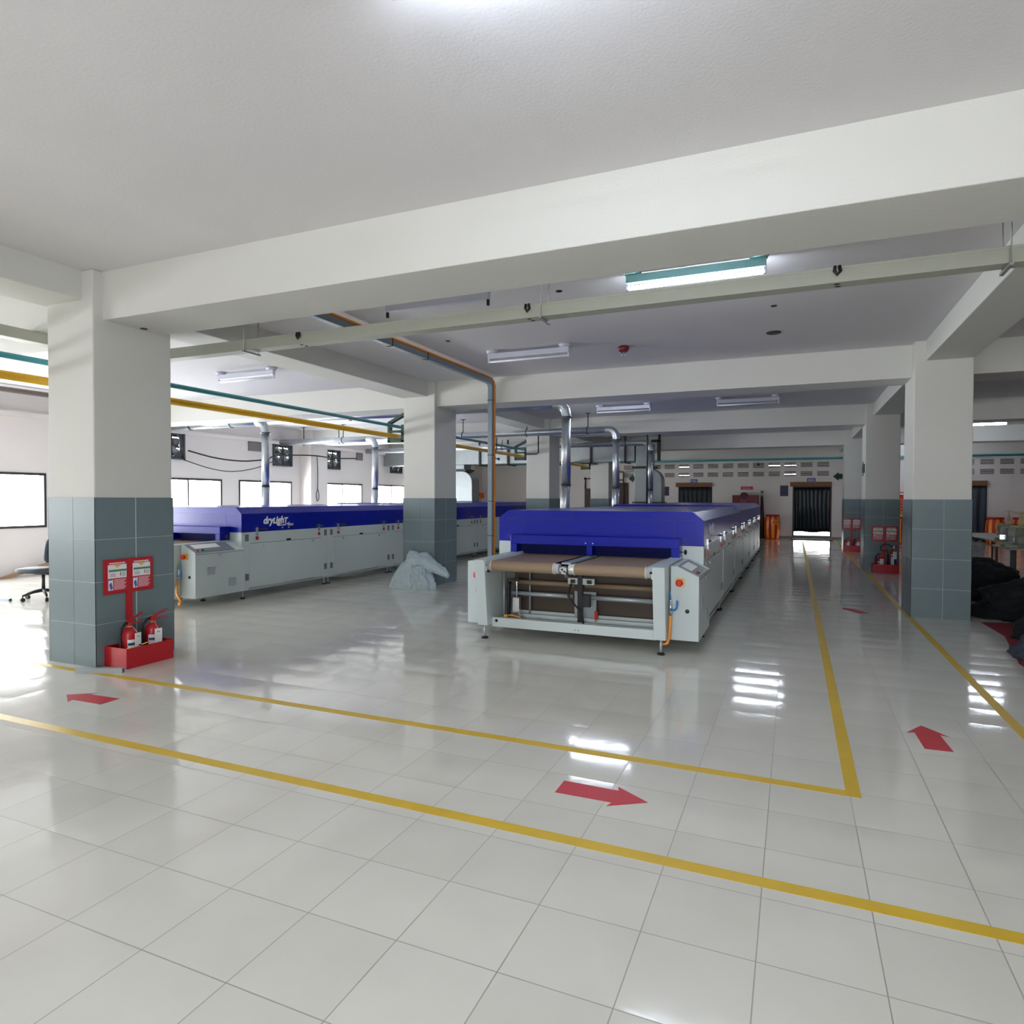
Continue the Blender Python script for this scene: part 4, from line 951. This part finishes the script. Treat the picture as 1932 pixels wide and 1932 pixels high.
sb = MB().box(-0.35, 0.35, -0.02, 0, 1.0, 1.87); sb.m(1)
for k in range(7): sb.prism([(-0.34, 1.02+k*0.115), (-0.34, 1.07+k*0.115), (0.34, 1.07+k*0.115-0.30 if False else 1.0+max(0, k-2)*0.115), (0.34, 0.995+max(0, k-2)*0.115)], -0.022, -0.02, 'y')
sb.m(2).box(-0.3, 0.3, -0.022, -0.02, 1.77, 1.83)
tag(sb.build('striped_board', [REDB, YELS, WPAPER], loc=(3.72, YF-0.02, 0)), 'red board with yellow slanting stripes on far wall between the right columns', 'sign board')
fc = thing('fire_hose_cabinet', 'dark red fire cabinet standing against the far wall under a red sign', 'cabinet', (-1.83, YF-0.03, 0))
MB().box(-0.50, 0.50, -0.4, 0, 0.05, 1.75).build('cabinet_body', DRED, fc, bevel=0.01)
MB().lathe([(0.15, -0.44), (0.15, -0.05)], (-0.05, 0, 1.72), 24, 'y').build('hose_reel', mat('dark_reel_red', (70, 12, 20), 0.5), fc)
for s_ in (-1, 1):
    d = MB().box(s_*0.25-0.235, s_*0.25+0.235, -0.415, -0.4, 0.1, 1.70).build('door', DRED, fc, bevel=0.004)
    MB().box(s_*0.06-0.012, s_*0.06+0.012, -0.435, -0.415, 0.85, 1.0).build('handle', CHROME, d)
MB().box(-0.18, 0.05, -0.417, -0.414, 1.42, 1.62).build('notice', mat('faded_red_notice', (150, 70, 84), 0.6), fc)
for s_ in (-1, 1): MB().box(s_*0.42-0.03, s_*0.42+0.03, -0.35, -0.05, 0, 0.05).build('foot', BLACKM, fc)
lp = MB().tube([(0, 0, 0), (0.02, 0.02, 1.0), (0.0, 0.1, 1.7)], [0.12, 0.07, 0.045], 12); lp.m(1).tube([(0.0, 0.1, 1.7), (0.0, 0.12, 1.86)], 0.05, 12); lp.m(2).box(-0.05, 0.05, 0.06, 0.16, 1.86, 1.93)
tag(lp.build('rolled_awning', [DWOOD, LGREY, BLACKM], loc=(-1.2, YF-0.25, 0)), 'dark brown rolled cloth on a pole leaning beside the red cabinet', 'rolled cloth')
tag(MB().tube([(0.18, -0.22, 0.0), (0.0, 0.03, 1.45)], 0.022, 8).build('wooden_pole', CLING, loc=(-1.2, YF-0.06, 0)), 'thin brown pole leaning between the rolled cloth and the barrel', 'pole')
def wall_sign(name, x0, x1, z0, z1, M, label, lines, ink=WPAPER, icon=False):
    m = MB().box(x0, x1, YF-0.015, YF-0.001, z0, z1); m.m(1); h_ = (z1-z0); n = lines
    for k in range(n):
        za = z0 + h_*(0.18 + 0.72*k/n); m.box(x0+(x1-x0)*(0.3 if icon else 0.12), x1-(x1-x0)*(0.12+0.06*(k % 2)), YF-0.017, YF-0.015, za, za+h_*0.3/n)
    if icon: m.prism([(x0+0.02, (z0+z1)/2), (x0+0.06, z1-0.03), (x0+0.06, z0+0.03)], YF-0.017, YF-0.015, 'y')
    tag(m.build(name, [M, ink]), label, 'sign')
wall_sign('wall_sign', -4.06, -3.78, 2.29, 2.43, BLUES, 'small blue sign above the pelmet of the closed doorway', 2, icon=True)
wall_sign('wall_sign', 0.47, 0.78, 2.29, 2.43, BLUES, 'small blue sign above the pelmet of the aisle doorway', 2)
wall_sign('wall_sign', -2.03, -1.56, 1.975, 2.11, PINKR, 'red lettered sign on the wall above the red cabinet', 2, ink=mat('pale_pink_ink', (214, 150, 160), 0.5))
wall_sign('poster', -5.23, -4.97, 1.73, 2.12, PURP, 'dark purple poster left of the closed doorway', 5, ink=NAVYS)
wall_sign('poster', -0.52, -0.22, 1.715, 2.14, PURP, 'dark purple poster left of the aisle doorway', 5, ink=NAVYS)
def green_arrow(loc, rz, label):
    P = [(-0.26, 0), (-0.06, 0.17), (-0.06, 0.1), (0.26, 0.1), (0.26, -0.1), (-0.06, -0.1), (-0.06, -0.17)]
    o = MB().prism(P, -0.012, 0, 'y').build('arrow_sign', DGREEN, loc=loc); o.rotation_euler.z = rz; tag(o, label, 'arrow sign', 'green wall arrows')
green_arrow((1.66, YF-0.002, 2.49), 0, 'dark green arrow sign on the far wall right of the aisle doorway')
green_arrow((-6.48, YF-0.002, 2.48), 0, 'dark green arrow sign on the far wall beside the quarter-round plenum')
green_arrow((1.448, 16.9, 2.29), -PI/2, 'dark green arrow sign on the side of the middle right column')
for a, b, z1, lb in ((-8.75, -8.0, 2.05, 'dark brown wooden door on the far wall behind the nearest exhaust pipe'), (-7.2, -6.75, 2.3, 'reddish brown wooden panel on the far wall behind the middle exhaust pipe')):
    t = MB().box(a, b, YF-0.05, YF-0.001, 0, z1).box(a+0.08, b-0.08, YF-0.06, YF-0.05, 0.15, 0.95).box(a+0.08, b-0.08, YF-0.06, YF-0.05, 1.1, z1-0.12)
    tag(t.build('wooden_door', DWOOD, bevel=0.004), lb, 'door')
tag(MB().tube([(-8.72, YF-0.05, 2.05), (-8.72, YF-0.05, 2.5), (-8.4, YF-0.05, 2.5)], 0.03, 8).ball((-8.72, YF-0.06, 2.5), 0.06).build('door_alarm', BLACKM), 'black wall light on a bent arm above the dark brown door', 'wall light')
tag(MB().tube([(-6.95, YF-0.1, 1.0), (-6.95, YF-0.1, 2.75)], 0.03, 8).tube([(-7.6, YF-0.1, 2.42), (-6.95, YF-0.1, 2.42)], 0.025, 8).build('wall_pipe', mat('rust_pipe', (84, 60, 58), 0.5)), 'thin rust brown pipe tee on the far wall beside the green arrow', 'pipe')
rs = MB().box(-0.25, 0.25, -0.015, 0, -0.12, 0.12); rs.m(1)
for k in range(4): rs.prism([(-0.22+k*0.12, -0.1), (-0.18+k*0.12, -0.1), (-0.12+k*0.12, 0.1), (-0.16+k*0.12, 0.1)], -0.017, -0.015, 'y')
rs.m(0).prism([(-0.25, 0.12), (-0.1, 0.12), (-0.18, 0.2)], -0.015, 0, 'y')
tag(rs.build('wall_sign', [REDB, BARO], loc=(-13.7, 27.98, 1.72)), 'red sign with orange slanting stripes in the far window corner', 'sign')
tag(MB().tube([(0, 0, 0.12), (0, 0, 0.22)], 0.006, 6).ball((0, 0, 0.08), 0.05).build('pendant_bulb', BLACKM, loc=(0.25-0.75-0.85, YF-0.12, 2.93)), 'small black bell hanging before the upper ventilators', 'bell')

# ------------------------------------------------------------------ camera, daylight, exposure
cam = bpy.data.cameras.new('camera'); co = bpy.data.objects.new('camera', cam); COL.objects.link(co)
cam.sensor_fit = 'HORIZONTAL'; cam.sensor_width = 36.0; cam.lens = 36.0*1239.32/1932.0
cam.clip_start = 0.05; cam.clip_end = 200
yaw, pitch, roll = -4.05356021e-01, -2.08727448e-02, 2.35557019e-03
fwd = Vector((math.sin(yaw)*math.cos(pitch), math.cos(yaw)*math.cos(pitch), math.sin(pitch)))
right = Vector((math.cos(yaw), -math.sin(yaw), 0)); up = right.cross(fwd)
r2 = math.cos(roll)*right + math.sin(roll)*up; u2 = -math.sin(roll)*right + math.cos(roll)*up
co.matrix_world = Matrix(((r2.x, u2.x, -fwd.x, 0), (r2.y, u2.y, -fwd.y, 0), (r2.z, u2.z, -fwd.z, 1.6), (0, 0, 0, 1)))
SC.camera = co

w = bpy.data.worlds.new('overcast_sky'); SC.world = w; w.use_nodes = True
bg = w.node_tree.nodes['Background']
tcw = w.node_tree.nodes.new('ShaderNodeTexCoord'); nz_ = w.node_tree.nodes.new('ShaderNodeTexNoise'); nz_.inputs['Scale'].default_value = 1.5
rp = w.node_tree.nodes.new('ShaderNodeMix'); rp.data_type = 'RGBA'; rp.inputs[6].default_value = (0.92, 0.97, 1.0, 1); rp.inputs[7].default_value = (1.0, 1.0, 1.0, 1)
w.node_tree.links.new(tcw.outputs['Generated'], nz_.inputs['Vector']); w.node_tree.links.new(nz_.outputs['Fac'], rp.inputs[0]); w.node_tree.links.new(rp.outputs[2], bg.inputs['Color'])
bg.inputs['Strength'].default_value = 36.0
def portal(c, sx, sy, rot):
    l = bpy.data.lights.new('daylight_portal', 'AREA'); l.shape = 'RECTANGLE'; l.size = sx; l.size_y = sy
    l.cycles.is_portal = True
    o = bpy.data.objects.new('daylight_portal', l); COL.objects.link(o); o.location = c; o.rotation_euler = rot
for a, b in WIN: portal((XL-0.22, (a+b)/2, (SILL+HEAD)/2), HEAD-SILL, b-a, (0, -PI/2, 0))
portal((XL-0.22, (LIGHT_GAP[0]+LIGHT_GAP[1])/2, 1.1), 2.2, 1.9, (0, -PI/2, 0))
for a, b, z0, z1 in BACKO: portal(((a+b)/2, YB-0.22, (z0+z1)/2), b-a, z1-z0, (PI/2, 0, 0))
portal(((D2[0]+D2[1])/2, YF+0.22, 1.05), D2[1]-D2[0], 2.1, (-PI/2, 0, 0))

vs = SC.view_settings
SC.display_settings.display_device = 'sRGB'
vs.view_transform = 'Standard'; vs.look = 'None'; vs.gamma = 1.0; vs.use_curve_mapping = False
vs.exposure = -0.12
cy = SC.cycles
cy.use_denoising = True
cy.max_bounces = 12; cy.diffuse_bounces = 7; cy.glossy_bounces = 5; cy.transmission_bounces = 6; cy.transparent_max_bounces = 12
cy.sample_clamp_indirect = 8.0; cy.caustics_reflective = False; cy.caustics_refractive = False
